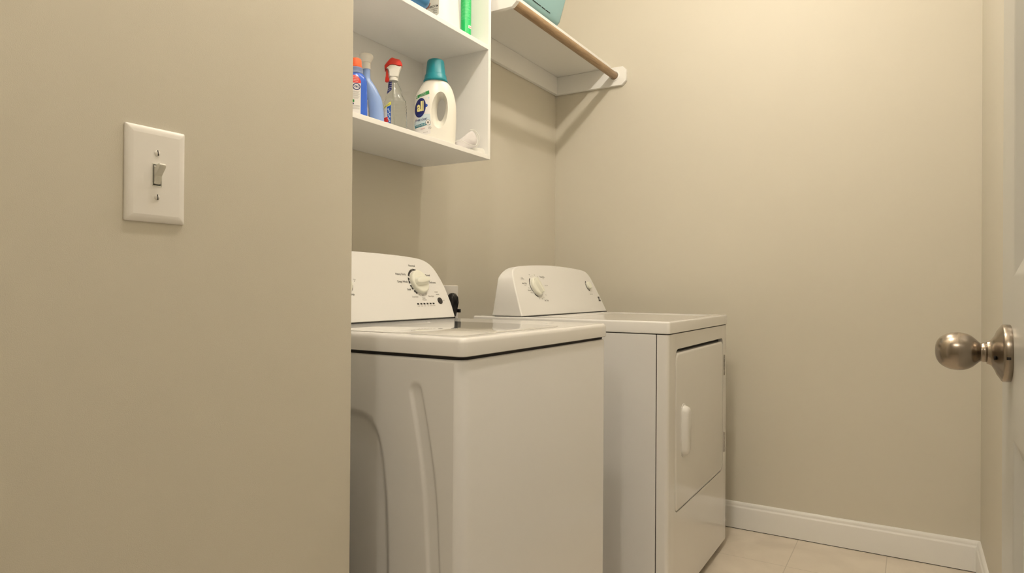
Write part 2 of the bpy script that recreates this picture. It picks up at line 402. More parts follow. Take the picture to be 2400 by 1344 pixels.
# ------------------------------------------------------------------ light switch
def light_switch():
    y, z = -2.3946, 1.1613; loc = (XS, y, z)
    t = thing('light_switch', 'white single toggle light switch plate on the beige wall at left', 'light switch', loc)
    W2, H2 = 0.0421, 0.0647
    f = MB()
    rings = []
    def rr(w, h, x, r=0.002):
        pts = []
        for cx, cy, a0 in ((w-r, h-r, 0), (-(w-r), h-r, 90), (-(w-r), -(h-r), 180), (w-r, -(h-r), 270)):
            for k in range(4):
                a = math.radians(a0+30*k); pts.append((x, cx+r*math.cos(a), cy+r*math.sin(a)))
        return pts
    for ins, x in ((0, 0.0003), (0, 0.0018), (0.0008, 0.0030), (0.0030, 0.0044), (0.0065, 0.0054), (0.010, 0.0058)):
        rings.append(rr(W2-ins, H2-ins, x, max(0.0008, 0.002-ins*0.1)))
    f.loft(rings, cap0=True, cap1=False)
    # front face with the toggle slot
    n = len(rings[-1]); sl = [(0.0058, sy*0.0059, sz*0.0142) for sy, sz in ((1, 1), (-1, 1), (-1, -1), (1, -1))]
    b = f.verts(rings[-1]); s_ = f.verts(sl)
    for k in range(4):
        for i in range(3): f.face((b+4*k+i, b+4*k+i+1, s_+k))
        f.face((b+4*k+3, b+(4*k+4) % 16, s_+(k+1) % 4, s_+k))
    s2 = f.verts([(0.0020, p[1], p[2]) for p in sl])
    for k in range(4): f.face((s_+k, s_+(k+1) % 4, s2+(k+1) % 4, s2+k))
    f.face((s2, s2+1, s2+2, s2+3))
    f.build('wall_plate', M['switch'], t, angle=40, fixn=True)
    # toggle: pivot block and raised lever (switched on, pointing up)
    g = MB()
    prof = [(0.0022, -0.0112), (0.0062, -0.0108), (0.0075, -0.0070), (0.0085, -0.0015), (0.0175, 0.0085), (0.0182, 0.0112), (0.0165, 0.0128), (0.0140, 0.0130), (0.0068, 0.0095), (0.0062, 0.0112), (0.0022, 0.0116)]
    pts0 = [(0.0022+(x-0.0022)*1.1, z_*1.138) for x, z_ in prof]
    def ring(yv, k):
        cx = sum(p[0] for p in pts0)/len(pts0); cz = sum(p[1] for p in pts0)/len(pts0)
        return [(cx+(x-cx)*k, yv, cz+(z_-cz)*k) for x, z_ in pts0]
    g.loft([ring(-0.0046, 0.93), ring(-0.0039, 1.0), ring(0.0039, 1.0), ring(0.0046, 0.93)])
    g.build('toggle', M['toggle'], t, angle=30)
    # dark slot around the toggle
    h = MB(); h.box(0.0021, 0.0026, -0.0057, 0.0057, -0.0140, 0.0140); h.build('slot', M['dark'], t, smooth=False)
    h = MB()
    for (ya, yb, za, zb) in ((-0.0070, -0.0059, -0.0156, 0.0156), (0.0059, 0.0070, -0.0156, 0.0156), (-0.0059, 0.0059, -0.0156, -0.0143), (-0.0059, 0.0059, 0.0143, 0.0156)):
        h.box(0.0050, 0.00625, ya, yb, za, zb)
    h.build('toggle_frame', M['toggle'], t, bevel=0.0002, seg=1)
    for z_, rot in ((0.0302, 8), (-0.0302, 4)):
        h = MB(); h.lathe([(0.0038, 0.0056), (0.0038, 0.0063), (0.0029, 0.0073), (0.0012, 0.0078), (0.0002, 0.0079)], (0, 0, z_), 'x', 28)
        s = h.build('screw', M['screw'], t)
        k = MB(); a = math.radians(rot)
        pts = [(-0.0005, -0.0036), (0.0005, -0.0036), (0.0005, 0.0036), (-0.0005, 0.0036)]
        k.prism([(p[0]*math.cos(a)-p[1]*math.sin(a), z_+p[0]*math.sin(a)+p[1]*math.cos(a)) for p in pts], 'x', 0.0070, 0.00805)
        k.build('slot', M['dark'], s, smooth=False)
light_switch()

# ================================================================== SHELVES ON THE BACK WALL
UY0, UY1 = -1.86, -1.037; UX = 0.289
def shelf_unit():
    t = thing('wall_shelf_unit', 'white open shelf unit on the wall above the washer, holding cleaning bottles', 'shelf', (0, UY1, 1.444))
    off = (0, UY1, 1.444); th = 0.015
    for ya, yb in ((UY1-th, UY1), (UY0, UY0+th)):
        MB(off).box(0.002, UX, ya, yb, 1.444, 2.205).build('side_panel', M['shelf'], t, bevel=0.0012, seg=2)
    MB(off).box(0.007, UX-0.0004, UY0+th, UY1-th, 1.444, 1.4585).build('shelf_board', M['shelf'], t, bevel=0.0010, seg=2)
    MB(off).box(0.007, UX-0.0004, UY0+th, UY1-th, 1.812, 1.8265).build('shelf_board', M['shelf'], t, bevel=0.0010, seg=2)
    MB(off).box(0.007, UX-0.0004, UY0+th, UY1-th, 2.190, 2.205).build('top_board', M['shelf'], t, bevel=0.0010, seg=2)
    MB(off).box(0.002, 0.0068, UY0+th, UY1-th, 1.444, 2.205).build('back_panel', M['shelf'], t, smooth=False)
shelf_unit()

def closet_shelf():
    off = (0, 0, 1.96)
    t = thing('closet_shelf', 'white corner shelf on cleats with a wooden rod below its front edge', 'shelf', off)
    MB(off).box(0.001, 0.290, -1.034, -0.001, 2.046, 2.062).build('shelf_board', M['shelf'], t, bevel=0.0012, seg=2)
    MB(off).box(0.001, 0.019, -1.034, -0.0195, 1.960, 2.0455).build('cleat', M['shelf'], t, bevel=0.001, seg=2)
    pts = [(0.001, 1.960), (0.352, 1.960), (0.371, 1.976), (0.373, 1.980), (0.373, 2.026), (0.371, 2.031), (0.356, 2.0455), (0.001, 2.0455)]
    for ya, yb in ((-0.019, -0.001), (-1.008, -0.990)):
        p = pts if ya > -0.5 else [(max(x, 0.0195), z) for x, z in pts]
        MB(off).prism(p, 'y', ya, yb).build('end_bracket', M['shelf'], t, bevel=0.0012, seg=2)
    # round rod sockets
    for yc, s in ((-0.019, -1), (-0.990, 1)):
        f = MB(off)
        prof = [(0.0185, 0), (0.0245, 0), (0.0245, 0.003), (0.0215, 0.0042), (0.0195, 0.0042), (0.0185, 0.0036)]
        n = 40; rings = []
        for r, h in prof:
            rings.append([(0.3165+r*math.cos(2*PI*i/n), yc+s*h, 2.006+r*math.sin(2*PI*i/n)) for i in range(n)])
        f.loft(rings, closed=True); f.build('rod_socket', M['shelf'], t, angle=50)
closet_shelf()
f = MB((0.3165, -0.49, 2.006)); f.lathe([(0.0165, -0.4995), (0.0168, -0.4985), (0.0168, 0.469), (0.0165, 0.470)], (0.3165, -0.49, 2.006), 'y', 40)
rod = f.build('closet_rod', M['wood'], loc=(0.3165, -0.49, 2.006)); tag(rod, 'round wooden closet rod under the front edge of the corner shelf', 'closet rod')

# ================================================================== APPLIANCES
def console_outline(H, prof, n=10):
    """half profile (halfwidth, dz) base to apex, mirrored; smoothed to a closed ring (y, dz)"""
    pts = [(-hw, dz) for hw, dz in prof] + [(hw, dz) for hw, dz in reversed(prof[:-1])]
    out = []
    m = len(pts)
    for i in range(m-1):   # Catmull-Rom
        p0 = pts[max(i-1, 0)]; p1 = pts[i]; p2 = pts[i+1]; p3 = pts[min(i+2, m-1)]
        for k in range(4):
            t = k/4
            q = [0.5*((2*p1[j]) + (-p0[j]+p2[j])*t + (2*p0[j]-5*p1[j]+4*p2[j]-p3[j])*t*t + (-p0[j]+3*p1[j]-3*p2[j]+p3[j])*t**3) for j in (0, 1)]
            out.append(tuple(q))
    out.append(pts[-1])
    return out
KT = 0.42
def make_console(t, off, x0, z0, yc, prof, back):
    """x0: x of face bottom, back(dz): x of the rear at height dz"""
    out = console_outline(0, prof)
    def fx(dz): return x0 - KT*dz
    f = MB(off)
    def ring(dx, ins, zs=1.0, xb=None):
        r = []
        for y, dz in out:
            H = prof[-1][1]
            if xb is None: yy = y
            else:
                q = 1-max(0.0, min(1.0, (dz/H-0.68)/0.27)); wb = prof[0][0]-0.004
                yy = math.copysign(abs(y)+max(0, wb-abs(y))*0.8*q*q*(3-2*q), y) if abs(y) > 0.1 else y
            d2 = dz*zs - (ins if dz > 0.3*H else 0)*0.25
            x = (fx(dz) - dx) if xb is None else min(xb(d2), fx(dz)-0.016)
            r.append((x, yc+yy, z0+max(d2, 0)))
        return r
    f.loft([ring(0.0, 0.0), ring(0, 0, 0.982, xb=back)], cap0=True, cap1=True)
    return f.build('control_console', M['console'], t, bevel=0.0045, seg=4)
def face_pt(x0, z0, y, z, eps):
    s = math.sqrt(1+KT*KT)
    return (x0 - KT*(z-z0) + eps/s, y, z + eps*KT/s)
class Marks:
    """printed marks on a tilted console face: 2-D coords are (y, z)"""
    def __init__(s, off, x0, z0): s.f = MB(off); s.x0 = x0; s.z0 = z0
    def add(s, vf, cy=0, cz=0, m=0, eps=0.0004):
        s.f.mat(m); vs, fs = vf
        s.f.raw([face_pt(s.x0, s.z0, cy+v[0], cz+v[1]*0.922, eps) for v in vs], fs)
    def text(s, st, cy, cz, size, m=0, bold=0.0, squash=0.92, align='CENTER'): s.add(text2d(st, size, align, bold, squash), cy, cz, m)

def rotary_knob(name, off, x0, z0, y, z, r, h, hr, ang, parent, mat_, ridge=(0.30, 0.85)):
    """round dial on the tilted face with a raised grip bar"""
    s = math.sqrt(1+KT*KT); nrm = Vector((1/s, 0, KT/s)); ay = Vector((0, 1, 0)); az = Vector((-KT/s, 0, 1/s))
    c = Vector(face_pt(x0, z0, y, z, 0))
    def P(a, b, d): return c + ay*a + az*b + nrm*d
    f = MB(off); n = 56; rings = []
    for rr_, d in ((r*1.0, 0.0005), (r, h*0.55), (r*0.985, h*0.8), (r*0.94, h*0.95), (r*0.86, h), (r*0.3, h*1.02), (0.0003, h*1.02)):
        rings.append([P(rr_*math.cos(2*PI*i/n), rr_*math.sin(2*PI*i/n), d) for i in range(n)])
    f.loft(rings); o = f.build(name, mat_, parent, angle=50)
    g = MB(off); a = math.radians(ang); w0 = r*ridge[0]; l0 = r*ridge[1]
    def G(u, v, d): return P(u*math.cos(a)-v*math.sin(a), u*math.sin(a)+v*math.cos(a), d)
    m = 28
    def el(k, kw, d, sh=0): return [G(sh+l0*k*math.copysign(abs(math.cos(2*PI*i/m))**0.7, math.cos(2*PI*i/m)), w0*kw*math.copysign(abs(math.sin(2*PI*i/m))**0.7, math.sin(2*PI*i/m)), d) for i in range(m)]
    g.loft([el(1.0, 1.25, h*0.9), el(1.0, 1.05, h*1.1), el(1.0, 0.72, hr*0.94, l0*0.03), el(0.96, 0.55, hr, l0*0.05)])
    g.build('grip', mat_, o, angle=40)
    return o

def rounded_rect_ring(x0, x1, y0, y1, r, z, n=6):
    pts = []
    for cx, cy, a0 in ((x1-r, y1-r, 0), (x0+r, y1-r, 90), (x0+r, y0+r, 180), (x1-r, y0+r, 270)):
        for k in range(n+1):
            a = math.radians(a0+90*k/n); pts.append((cx+r*math.cos(a), cy+r*math.sin(a), z))
    return pts

def washer():
    X0, X1, Y0, Y1 = 0.125, 0.7899, -1.9004, -1.2144; ZT = 0.9156
    off = (0.45, (Y0+Y1)/2, 0)
    t = thing('washing_machine', 'white top-loading washing machine beside the partition wall, nearest of the two laundry appliances', 'washing machine', off)
    # cabinet: rounded front corners, plain front, embossed side panels
    f = MB(off)
    rr = 0.022; zb, zt = 0.03, 0.8725
    def ringz(z, ins):
        p = []
        for (cx, cy, a0, r) in ((X1-rr-ins, Y1-rr-ins, 0, rr), (X0+0.004+ins, Y1-0.004-ins, 90, 0.004), (X0+0.004+ins, Y0+0.004+ins, 180, 0.004), (X1-rr-ins, Y0+rr+ins, 270, rr)):
            for k in range(15):
                a = math.radians(a0+90*k/14); p.append((cx+r*math.cos(a), cy+r*math.sin(a), z))
        return p
    f.loft([ringz(zb, 0), ringz(zt-0.006, 0), ringz(zt-0.002, 0.0016), ringz(zt, 0.005)])
    # the near side face is a pressed sheet with two grooves and a sunken field
    k0 = next(i for i, q in enumerate(f.f) if len(q) == 4 and q[0] == 44)
    f.f.pop(k0); f.mi.pop(k0)
    def cr(pts, k=6):
        out = []; m = len(pts)
        for i in range(m-1):
            p0 = pts[max(i-1, 0)]; p1 = pts[i]; p2 = pts[i+1]; p3 = pts[min(i+2, m-1)]
            for s_ in range(k):
                u = s_/k
                out.append(tuple(0.5*((2*p1[j]) + (-p0[j]+p2[j])*u + (2*p0[j]-5*p1[j]+4*p2[j]-p3[j])*u*u + (-p0[j]+3*p1[j]-3*p2[j]+p3[j])*u**3) for j in (0, 1)))
        out.append(pts[-1]); return out
    def sm(v): v = max(0.0, min(1.0, v)); return v*v*(3-2*v)
    # groove centre line and inner-field edge as x(z) tables
    GR = cr([(0.677, 0.806), (0.689, 0.755), (0.702, 0.690), (0.714, 0.610), (0.724, 0.460), (0.731, 0.300), (0.736, 0.060)], 8)
    FI = [(0.604, 0.434), (0.600, 0.55), (0.595, 0.61), (0.588, 0.66), (0.577, 0.705), (0.561, 0.728), (0.538, 0.742), (0.504, 0.746)]
    def gx(z):
        for (x1, z1), (x2, z2) in zip(GR[:-1], GR[1:]):
            if z2 <= z <= z1: return x1+(x2-x1)*(z1-z)/(z1-z2)
        return None
    import bisect
    poly = cr([(0.606, 0.04), (0.606, 0.20)] + FI + [(0.915-x, z) for x, z in reversed(FI)] + [(0.309, 0.20), (0.309, 0.04)], 3)
    def field_sd(x, z):
        best = 1e9; inside = False; m = len(poly)
        for i in range(m):
            (x1, z1), (x2, z2) = poly[i], poly[(i+1) % m]
            dx, dz = x2-x1, z2-z1; u = max(0, min(1, ((x-x1)*dx+(z-z1)*dz)/(dx*dx+dz*dz+1e-12)))
            best = min(best, (x-x1-u*dx)**2+(z-z1-u*dz)**2)
            if (z1 > z) != (z2 > z) and x < x1+(z-z1)*dx/(dz+1e-12): inside = not inside
        return math.sqrt(best)*(1 if inside else -1)
    def depth(x, z):
        d = 0.0
        for xx in (x, 0.915-x):
            if xx > 0.6:
                if z > 0.806: r_ = math.hypot(xx-0.677, z-0.806)
                elif z < 0.06: r_ = math.hypot(xx-0.736, z-0.06)
                else: r_ = abs(xx-gx(z))*0.99
                d = max(d, 0.0042*sm((0.0175-r_)/0.0075))
        if 0.28 < x < 0.63 and z < 0.77: d = max(d, 0.0075*sm((field_sd(x, z)+0.010)/0.016))
        return d
    xs_ = [X0+0.004]; 
    while xs_[-1] < X1-rr-0.0021:
        x = xs_[-1]; st = 0.0022 if (0.555 < x or x < 0.36) else 0.012
        xs_.append(x+st)
    xs_[-1] = X1-rr
    z1_ = zt-0.006; zs_ = [zb, 0.045, 0.06]
    while zs_[-1] < z1_-0.0045:
        z = zs_[-1]; zs_.append(z+(0.0045 if z > 0.66 else 0.014))
    zs_[-1] = z1_
    b0 = f.verts([(x, Y0+depth(x, z), z) for z in zs_ for x in xs_]); nx = len(xs_)
    for j in range(len(zs_)-1):
        for i in range(nx-1): q = b0+j*nx+i; f.face((q, q+1, q+nx+1, q+nx))
    cab = f.build('cabinet', M['enamel_side'], t, angle=50, fixn=True)
    bm = bmesh.new(); bm.from_mesh(cab.data); bmesh.ops.remove_doubles(bm, verts=bm.verts, dist=1e-5); bmesh.ops.recalc_face_normals(bm, faces=bm.faces); bm.to_mesh(cab.data); bm.free()
    cab.data.set_sharp_from_angle(angle=math.radians(50))
    # dark seam between cabinet and top
    MB(off).loft([ringz(zt-0.004, 0.0055), ringz(0.8800, 0.004)]).build('seam', M['dark'], t, smooth=False)
    # top deck with a rounded rim
    f = MB(off)
    def rk(ins, z): return rounded_rect_ring(X0+ins*0.3, X1+0.003-ins, Y0-0.0015+ins, Y1+0.0005-ins, 0.016, z)
    f.loft([rk(0.002, 0.8790), rk(0.0, 0.8805), rk(0.0, 0.9050), rk(0.0015, 0.9110), rk(0.005, 0.9148), rk(0.010, ZT)])
    f.build('top_deck', M['enamel'], t, angle=40)
    # lid: slightly raised glossy panel with its front-right corner cut round
    f = MB(off)
    def lid(ins, z):
        pts = []
        xa, xb, ya, yb = 0.415+ins, 0.762-ins, Y0+0.032+ins, -1.412-ins
        for cx_, cy_, a0, r in ((xb-0.06, yb-0.06, 0, 0.06), (xa+0.004, yb-0.004, 90, 0.004), (xa+0.004, ya+0.004, 180, 0.004), (xb-0.03, ya+0.03, 270, 0.03)):
            for k in range(9):
                a = math.radians(a0+90*k/8); pts.append((cx_+r*math.cos(a), cy_+r*math.sin(a), z))
        return pts
    f.loft([lid(0, ZT-0.001), lid(0, ZT+0.0006), lid(0.0015, ZT+0.0014)])
    f.build('lid', M['lid'], t, angle=30)
    f = MB(off); f.loft([lid(-0.0012, ZT-0.0005), lid(-0.0012, ZT+0.00015)]); f.build('lid_gap', M['inkgrey'], t, smooth=False)
    f = MB(off); f.box(0.640, 0.655, -1.310, -1.270, ZT-0.001, ZT+0.0010); f.build('lid_latch', M['enamel'], t, bevel=0.0006)
    # hinge cap on the deck near the console
    f = MB(off); f.lathe([(0.0050, -0.001), (0.0050, 0.0004), (0.004, 0.0010), (0.0003, 0.0012)], (0.375, -1.475, ZT), 'z', 20); f.build('hinge_cap', M['enamel'], t)
    # console
    x0, z0, yc = 0.276, ZT+0.0015, (Y0+Y1)/2
    prof = [(0.3445, 0.0), (0.347, 0.035), (0.346, 0.062), (0.341, 0.096), (0.333, 0.122), (0.3235, 0.142), (0.312, 0.158), (0.296, 0.1715), (0.272, 0.1805), (0.235, 0.1855), (0.17, 0.1895), (0.08, 0.192), (0.0, 0.193)]
    con = make_console(t, off, x0, z0, yc, prof, lambda dz: 0.150+0.02*min(1, dz/0.18))
    MB(off).box(0.16, x0+0.001, Y0+0.004, Y1-0.004, ZT-0.001, ZT+0.0022).build('console_seam', M['dark'], t, smooth=False)
    mk = Marks(off, x0, z0)
    cy, cz = -1.3425, 1.0265
    for s_, y, z, sz in (('Normal', -1.349, 1.0765, .0098), ('Heavy Duty', -1.4135, 1.050, .0098), ('Deep Wash', -1.4145, 1.0275, .0098), ('Soak', -1.396, 1.005, .0098), ('Casual', -1.2865, 1.049, .0088), ('Delicates', -1.2735, 1.0265, .0090)):
        mk.text(s_, y, z, sz, 0, 0.006, 0.98)
    for s_, y, z, sz in (('Drain/Spin', -1.379, .983, .0070), ('Clean', -1.3405, .979, .0066), ('Washer', -1.3395, .9735, .0066), ('Rinse/Spin', -1.3015, .984, .0070), ('START', -1.2700, .9965, .0062), ('PAUSE', -1.2675, .9895, .0062), ('END', -1.2455, .9705, .0052)):
        mk.text(s_, y, z, sz, 1, 0.0, 0.95)
    def seg(a0, a1, r0=.0385, r1=.0450, m=0, taper=None): mk.add(arc2d((0, 0), r0, r1, a0, a1, 14, taper), cy, cz, m)
    seg(152, 108); seg(100, 62, taper=lambda u: 1-u*0.95); mk.add(arc2d((0, 0), .0385, .045, 108, 100, 6), cy, cz, 0)
    for a0, a1 in ((186, 160), (214, 193), (240, 220)): seg(a0, a1)
    seg(-8, -32, taper=lambda u: 0.05+0.95*u)
    for a in (252, 273, 295):
        seg(a-7, a+7, .0445, .0450, 1); seg(a-7, a-6, .0385, .0450, 1); seg(a+6, a+7, .0385, .0450, 1)
        mk.add(disc2d((.0417*math.cos(math.radians(a)), .0417*math.sin(math.radians(a))), .0012), cy, cz, 0)
    for a in (106, 173, 203, 230):
        mk.add(disc2d((.0417*math.cos(math.radians(a)), .0417*math.sin(math.radians(a))), .0014), cy, cz, 2, eps=0.0007)
    for i, s_ in enumerate(('WASH', 'RINSE', 'SPIN', 'LID', 'LOCKED', 'DONE')):
        mk.text(s_, -1.376+.0148*i, .9555, .0040, 1)
    mk.f.build('cycle_print', [M['ink'], M['inkgrey'], M['console']], con, smooth=False, fixn=False)
    mk = Marks(off, x0, z0)
    # temperature dial's print, mostly behind the partition
    mk.text('Temp', -1.638, .9915, .0098, 0, 0.006, 0.98); mk.text('Hot', -1.6105, 1.031, .0066, 1)
    mk.add(arc2d((0, 0), .0390, .0430, -30, 20, 12, lambda u: 1-abs(2*u-1)*0.9), -1.665, 1.018, 0)
    mk.add(disc2d((0, 0), .0013), -1.612, 1.0265, 0)
    mk.text('Cold', -1.720, 1.031, .0066, 1)
    mk.f.build('temperature_print', [M['ink'], M['inkgrey'], M['console']], con, smooth=False, fixn=False)
    rotary_knob('cycle_dial', off, x0, z0, cy, cz, .0365, .0130, .0245, 8, t, M['knobplastic'], (0.34, 0.86))
    rotary_knob('temperature_dial', off, x0, z0, -1.668, 1.018, .0330, .0150, .0270, 100, t, M['knobplastic'])
    # start button and status lamps
    s_ = math.sqrt(1+KT*KT)
    f = MB(off); n = 28
    rings = []
    for r, e in ((.0108, .0001), (.0108, .0020), (.0098, .0028), (.0003, .0030)):
        rings.append([face_pt(x0, z0, -1.2655+r*math.cos(2*PI*i/n), .9700+r*math.sin(2*PI*i/n)*.922, e) for i in range(n)])
    f.loft(rings); f.build('start_button', M['ink'], t)
    for i in range(6):
        f = MB(off); y = -1.376+.0148*i
        f.loft([[face_pt(x0, z0, y+a, .9622+b, e) for a, b in ((-.0040, -.0021), (.0040, -.0021), (.0040, .0021), (-.0040, .0021))] for e in (.0001, .0010)])
        f.build('status_lamp', M['ink'], t, smooth=False)
washer()

def dryer():
    X0, X1, Y0, Y1 = 0.165, 0.8819, -0.956, -0.2183; ZT = 0.912
    off = (0.52, (Y0+Y1)/2, 0)
    t = thing('clothes_dryer', 'white front-loading clothes dryer with a square side-opening door, beyond the washing machine', 'dryer', off)
    MB(off).box(X0, 0.8425, Y0, Y1, 0.018, 0.8715).build('cabinet', M['enamel_side'], t, bevel=0.003)
    MB(off).box(X0+.01, 0.8455, Y0+0.003, Y1-0.003, 0.03, 0.868).build('panel_seam', M['dark'], t, smooth=False)
    # front panel with an opening recess for the door
    f = MB(off); zb, zt = 0.028, 0.8715
    r = 0.012
    A = -0.8895; B = -0.2775; D0 = 0.3105; D1 = 0.8230   # door recess
    ring = []
    for (cx, cy, a0, rr) in ((X1-r, Y1-r, 0, r), (0.8455, Y1-.001, 90, .001), (0.8455, Y0+.001, 180, .001), (X1-r, Y0+r, 270, r)):
        for k in range(7):
            a = math.radians(a0+15*k); ring.append((cx+rr*math.cos(a), cy+rr*math.sin(a)))
    # body as frame pieces around the recess: left, right, below, above
    fr = MB(off)
    rear = 0.8455
    def stile(ya, yb, near):
        pts = []
        if near: pts = [(rear, ya), (X1-r, ya)] + [(X1-r+r*math.sin(math.radians(k*15)), ya+r-r*math.cos(math.radians(k*15))) for k in range(1, 7)] + [(X1, yb), (rear, yb)]
        else: pts = [(rear, ya), (X1, ya)] + [(X1-r+r*math.cos(math.radians(k*15)), yb-r+r*math.sin(math.radians(k*15))) for k in range(0, 7)] + [(rear, yb)]
        return pts
    fr.prism(stile(Y0, A, True), 'z', zb, zt); fr.prism(stile(B, Y1, False), 'z', zb, zt)
    # upper and lower rails and rounded inner corners, drawn as one outline each
    rc = 0.030
    def corner(cy, cz, a0): return [(cy+rc*math.cos(math.radians(a0+15*k)), cz+rc*math.sin(math.radians(a0+15*k))) for k in range(7)]
    low = [(A, zb), (B, zb)] + [(B, D0+rc)] + list(reversed([(p[0], p[1]) for p in corner(B-rc, D0+rc, 270)])) [1:] + [(p[0], p[1]) for p in reversed(corner(A+rc, D0+rc, 180))][0:]
    up = [(A, zt), (A, D1-rc)] + [p for p in reversed(corner(A+rc, D1-rc, 90))][1:] + [p for p in reversed(corner(B-rc, D1-rc, 0))] + [(B, zt)]
    fr.prism(low, 'x', rear, X1); fr.prism(up, 'x', rear, X1)
    fp = fr.build('front_panel', M['enamel'], t, angle=40)
    bm = bmesh.new(); bm.from_mesh(fp.data); bmesh.ops.remove_doubles(bm, verts=bm.verts, dist=1e-6); bmesh.ops.recalc_face_normals(bm, faces=bm.faces); bm.to_mesh(fp.data); bm.free()
    MB(off).box(rear-0.001, 0.8640, A-0.001, B+0.001, D0-0.001, D1+0.001).build('door_recess', M['dark'], t, smooth=False)
    # door
    f = MB(off)
    def dring(ins, x, rc_=0.028):
        pts = []; a_, b_, c_, d_ = A+0.0045+ins, B-0.0035-ins, D0+0.0016+ins, D1-0.0115-ins
        for cy, cz, a0 in ((b_-rc_, d_-rc_, 0), (a_+rc_, d_-rc_, 90), (a_+rc_, c_+rc_, 180), (b_-rc_, c_+rc_, 270)):
            for k in range(9):
                a = math.radians(a0+90*k/8); pts.append((x, cy+rc_*math.cos(a), cz+rc_*math.sin(a)))
        return pts
    f.loft([dring(0, 0.8645), dring(0, 0.8770), dring(0.0012, 0.8805), dring(0.0040, 0.8828), dring(0.008, 0.8836)])
    dr = f.build('door', M['enamel'], t, angle=30)
    # handle: bar on a base plate
    g = MB(off); yh, z0h, z1h = -0.806, 0.478, 0.640
    def hring(w, l, x, p=1.0, dy=0):
        pts = []; m = 32
        for i in range(m):
            a = 2*PI*i/m; s1 = math.copysign(abs(math.cos(a))**0.9, math.cos(a)); s2 = math.sin(a)
            pts.append((x, yh+dy+w*s1, (z0h+z1h)/2 + (l-w)*(1 if s2 > 0 else -1)*min(1, abs(s2)*6) + w*s2))
        return pts
    L2 = (z1h-z0h)/2
    g.loft([hring(0.027, L2+0.004, 0.8830), hring(0.027, L2+0.004, 0.8850), hring(0.0255, L2+0.002, 0.8858), hring(0.0235, L2-0.001, 0.8862), hring(0.0215, L2-0.004, 0.8960), hring(0.0185, L2-0.008, 0.9020, dy=0.001), hring(0.012, L2-0.016, 0.9052, dy=0.002)])
    g.build('handle', M['console'], dr, angle=45, label='glossy white upright pull handle')
    # hinges
    for za, zb_ in ((0.676, 0.757), (0.376, 0.455)):
        h = MB(off)
        k = 5; hh = (zb_-za)/k
        for i in range(k): h.lathe([(0.0016, 0.0008), (0.0024, 0.0014), (0.0024, hh-0.0014), (0.0016, hh-0.0008)], (0.8838, -0.262, za+i*hh), 'z', 14)
        h.box(0.8821, 0.8828, -0.2640, -0.2605, za, zb_)
        h.build('hinge', M['steel'], t)
    # base gap and feet
    for x in (0.22, 0.84):
        for y in (Y0+0.05, Y1-0.05):
            h = MB(off); h.lathe([(0.018, 0.0), (0.018, 0.006), (0.010, 0.010), (0.010, 0.020)], (x, y, 0.0002), 'z', 20); h.build('foot', M['black'], t)
    MB(off).box(X0+0.02, X1-0.022, Y0+0.01, Y1-0.01, 0.012, 0.029).build('base_pan', M['dark'], t, smooth=False)
    MB(off).box(X0+0.010, X1-0.004, Y0+0.003, Y1-0.003, 0.8690, 0.8755).build('seam', M['dark'], t, smooth=False)
    # top deck with a shallow recessed well
    f = MB(off)
    def rk(ins, z, r=0.010): return rounded_rect_ring(X0+ins*0.3, X1+0.0025-ins, Y0-0.0012+ins, Y1+0.0012-ins, r, z)
    f.loft([rk(0.002, 0.8740), rk(0, 0.8758), rk(0, 0.9060), rk(0.0012, 0.9095), rk(0.004, ZT-0.0003), rk(0.0075, ZT)], cap1=False)
    def well(ins, z): return rounded_rect_ring(0.440+ins, 0.840-ins, Y0+0.060+ins, Y1-0.078-ins, 0.030, z)
    b0 = f.verts(rk(0.0075, ZT)); b1 = f.verts(well(0, ZT)); n = 28
    for i in range(n): f.face((b0+i, b0+(i+1) % n, b1+(i+1) % n, b1+i))
    f.loft([well(0, ZT), well(0.004, ZT-0.0012), well(0.014, ZT-0.0030), well(0.020, ZT-0.0034)], cap0=False)
    o = f.build('top_deck', M['enamel'], t, angle=40)
    bm = bmesh.new(); bm.from_mesh(o.data); bmesh.ops.remove_doubles(bm, verts=bm.verts, dist=1e-6); bmesh.ops.recalc_face_normals(bm, faces=bm.faces); bm.to_mesh(o.data); bm.free()
    # console
    x0, z0, yc = 0.370, ZT+0.0015, (Y0+Y1)/2
    prof = [(0.3685, 0.0), (0.361, 0.035), (0.353, 0.068), (0.346, 0.094), (0.339, 0.117), (0.333, 0.134), (0.327, 0.148), (0.317, 0.1600), (0.301, 0.1700), (0.270, 0.1765), (0.220, 0.1805), (0.12, 0.1855), (0.0, 0.1880)]
    def back(dz): return 0.246 + 0.13*max(0, dz)
    con = make_console(t, off, x0, z0, yc, prof, back)
    MB(off).box(0.256, x0+0.001, Y0+0.004, Y1-0.004, ZT-0.001, ZT+0.0022).build('console_seam', M['dark'], t, smooth=False)
    mk = Marks(off, x0, z0)
    cy, cz = -0.782, 1.0170
    mk.text('Timed Dry', -.7065, 1.054, .0092, 0, 0.008, .95); mk.text('TUMBLE', -.7035, 1.0475, .0042, 1)
    mk.text('Auto Dry', -.8590, 1.0285, .0092, 0, 0.008, .95); mk.text('SENSOR', -.8560, 1.0215, .0042, 1)
    mk.text('COTTONS', -.8620, 1.0440, .0050, 1); mk.text('CASUAL', -.8620, 1.0480, .0044, 1)
    mk.text('LESS', -.8385, 1.0120, .0052, 1); mk.text('Normal', -.8400, 1.0035, .0075, 0, .004); mk.text('MORE', -.8300, .9950, .0058, 0)
    mk.text('TOUCH UP', -.6980, 1.0215, .0056, 1); mk.text('Air Dry', -.7375, .9660, .0100, 0, 0.01, .98)
    for s_, y, z in (('100', -.800, 1.0605), ('80', -.7615, 1.0600), ('60', -.7440, 1.0540), ('20', -.7870, .9735), ('10', -.7660, .9725), ('0', -.7500, .9765), ('30', -.7280, .9860)): mk.text(s_, y, z, .0060, 1, .01)
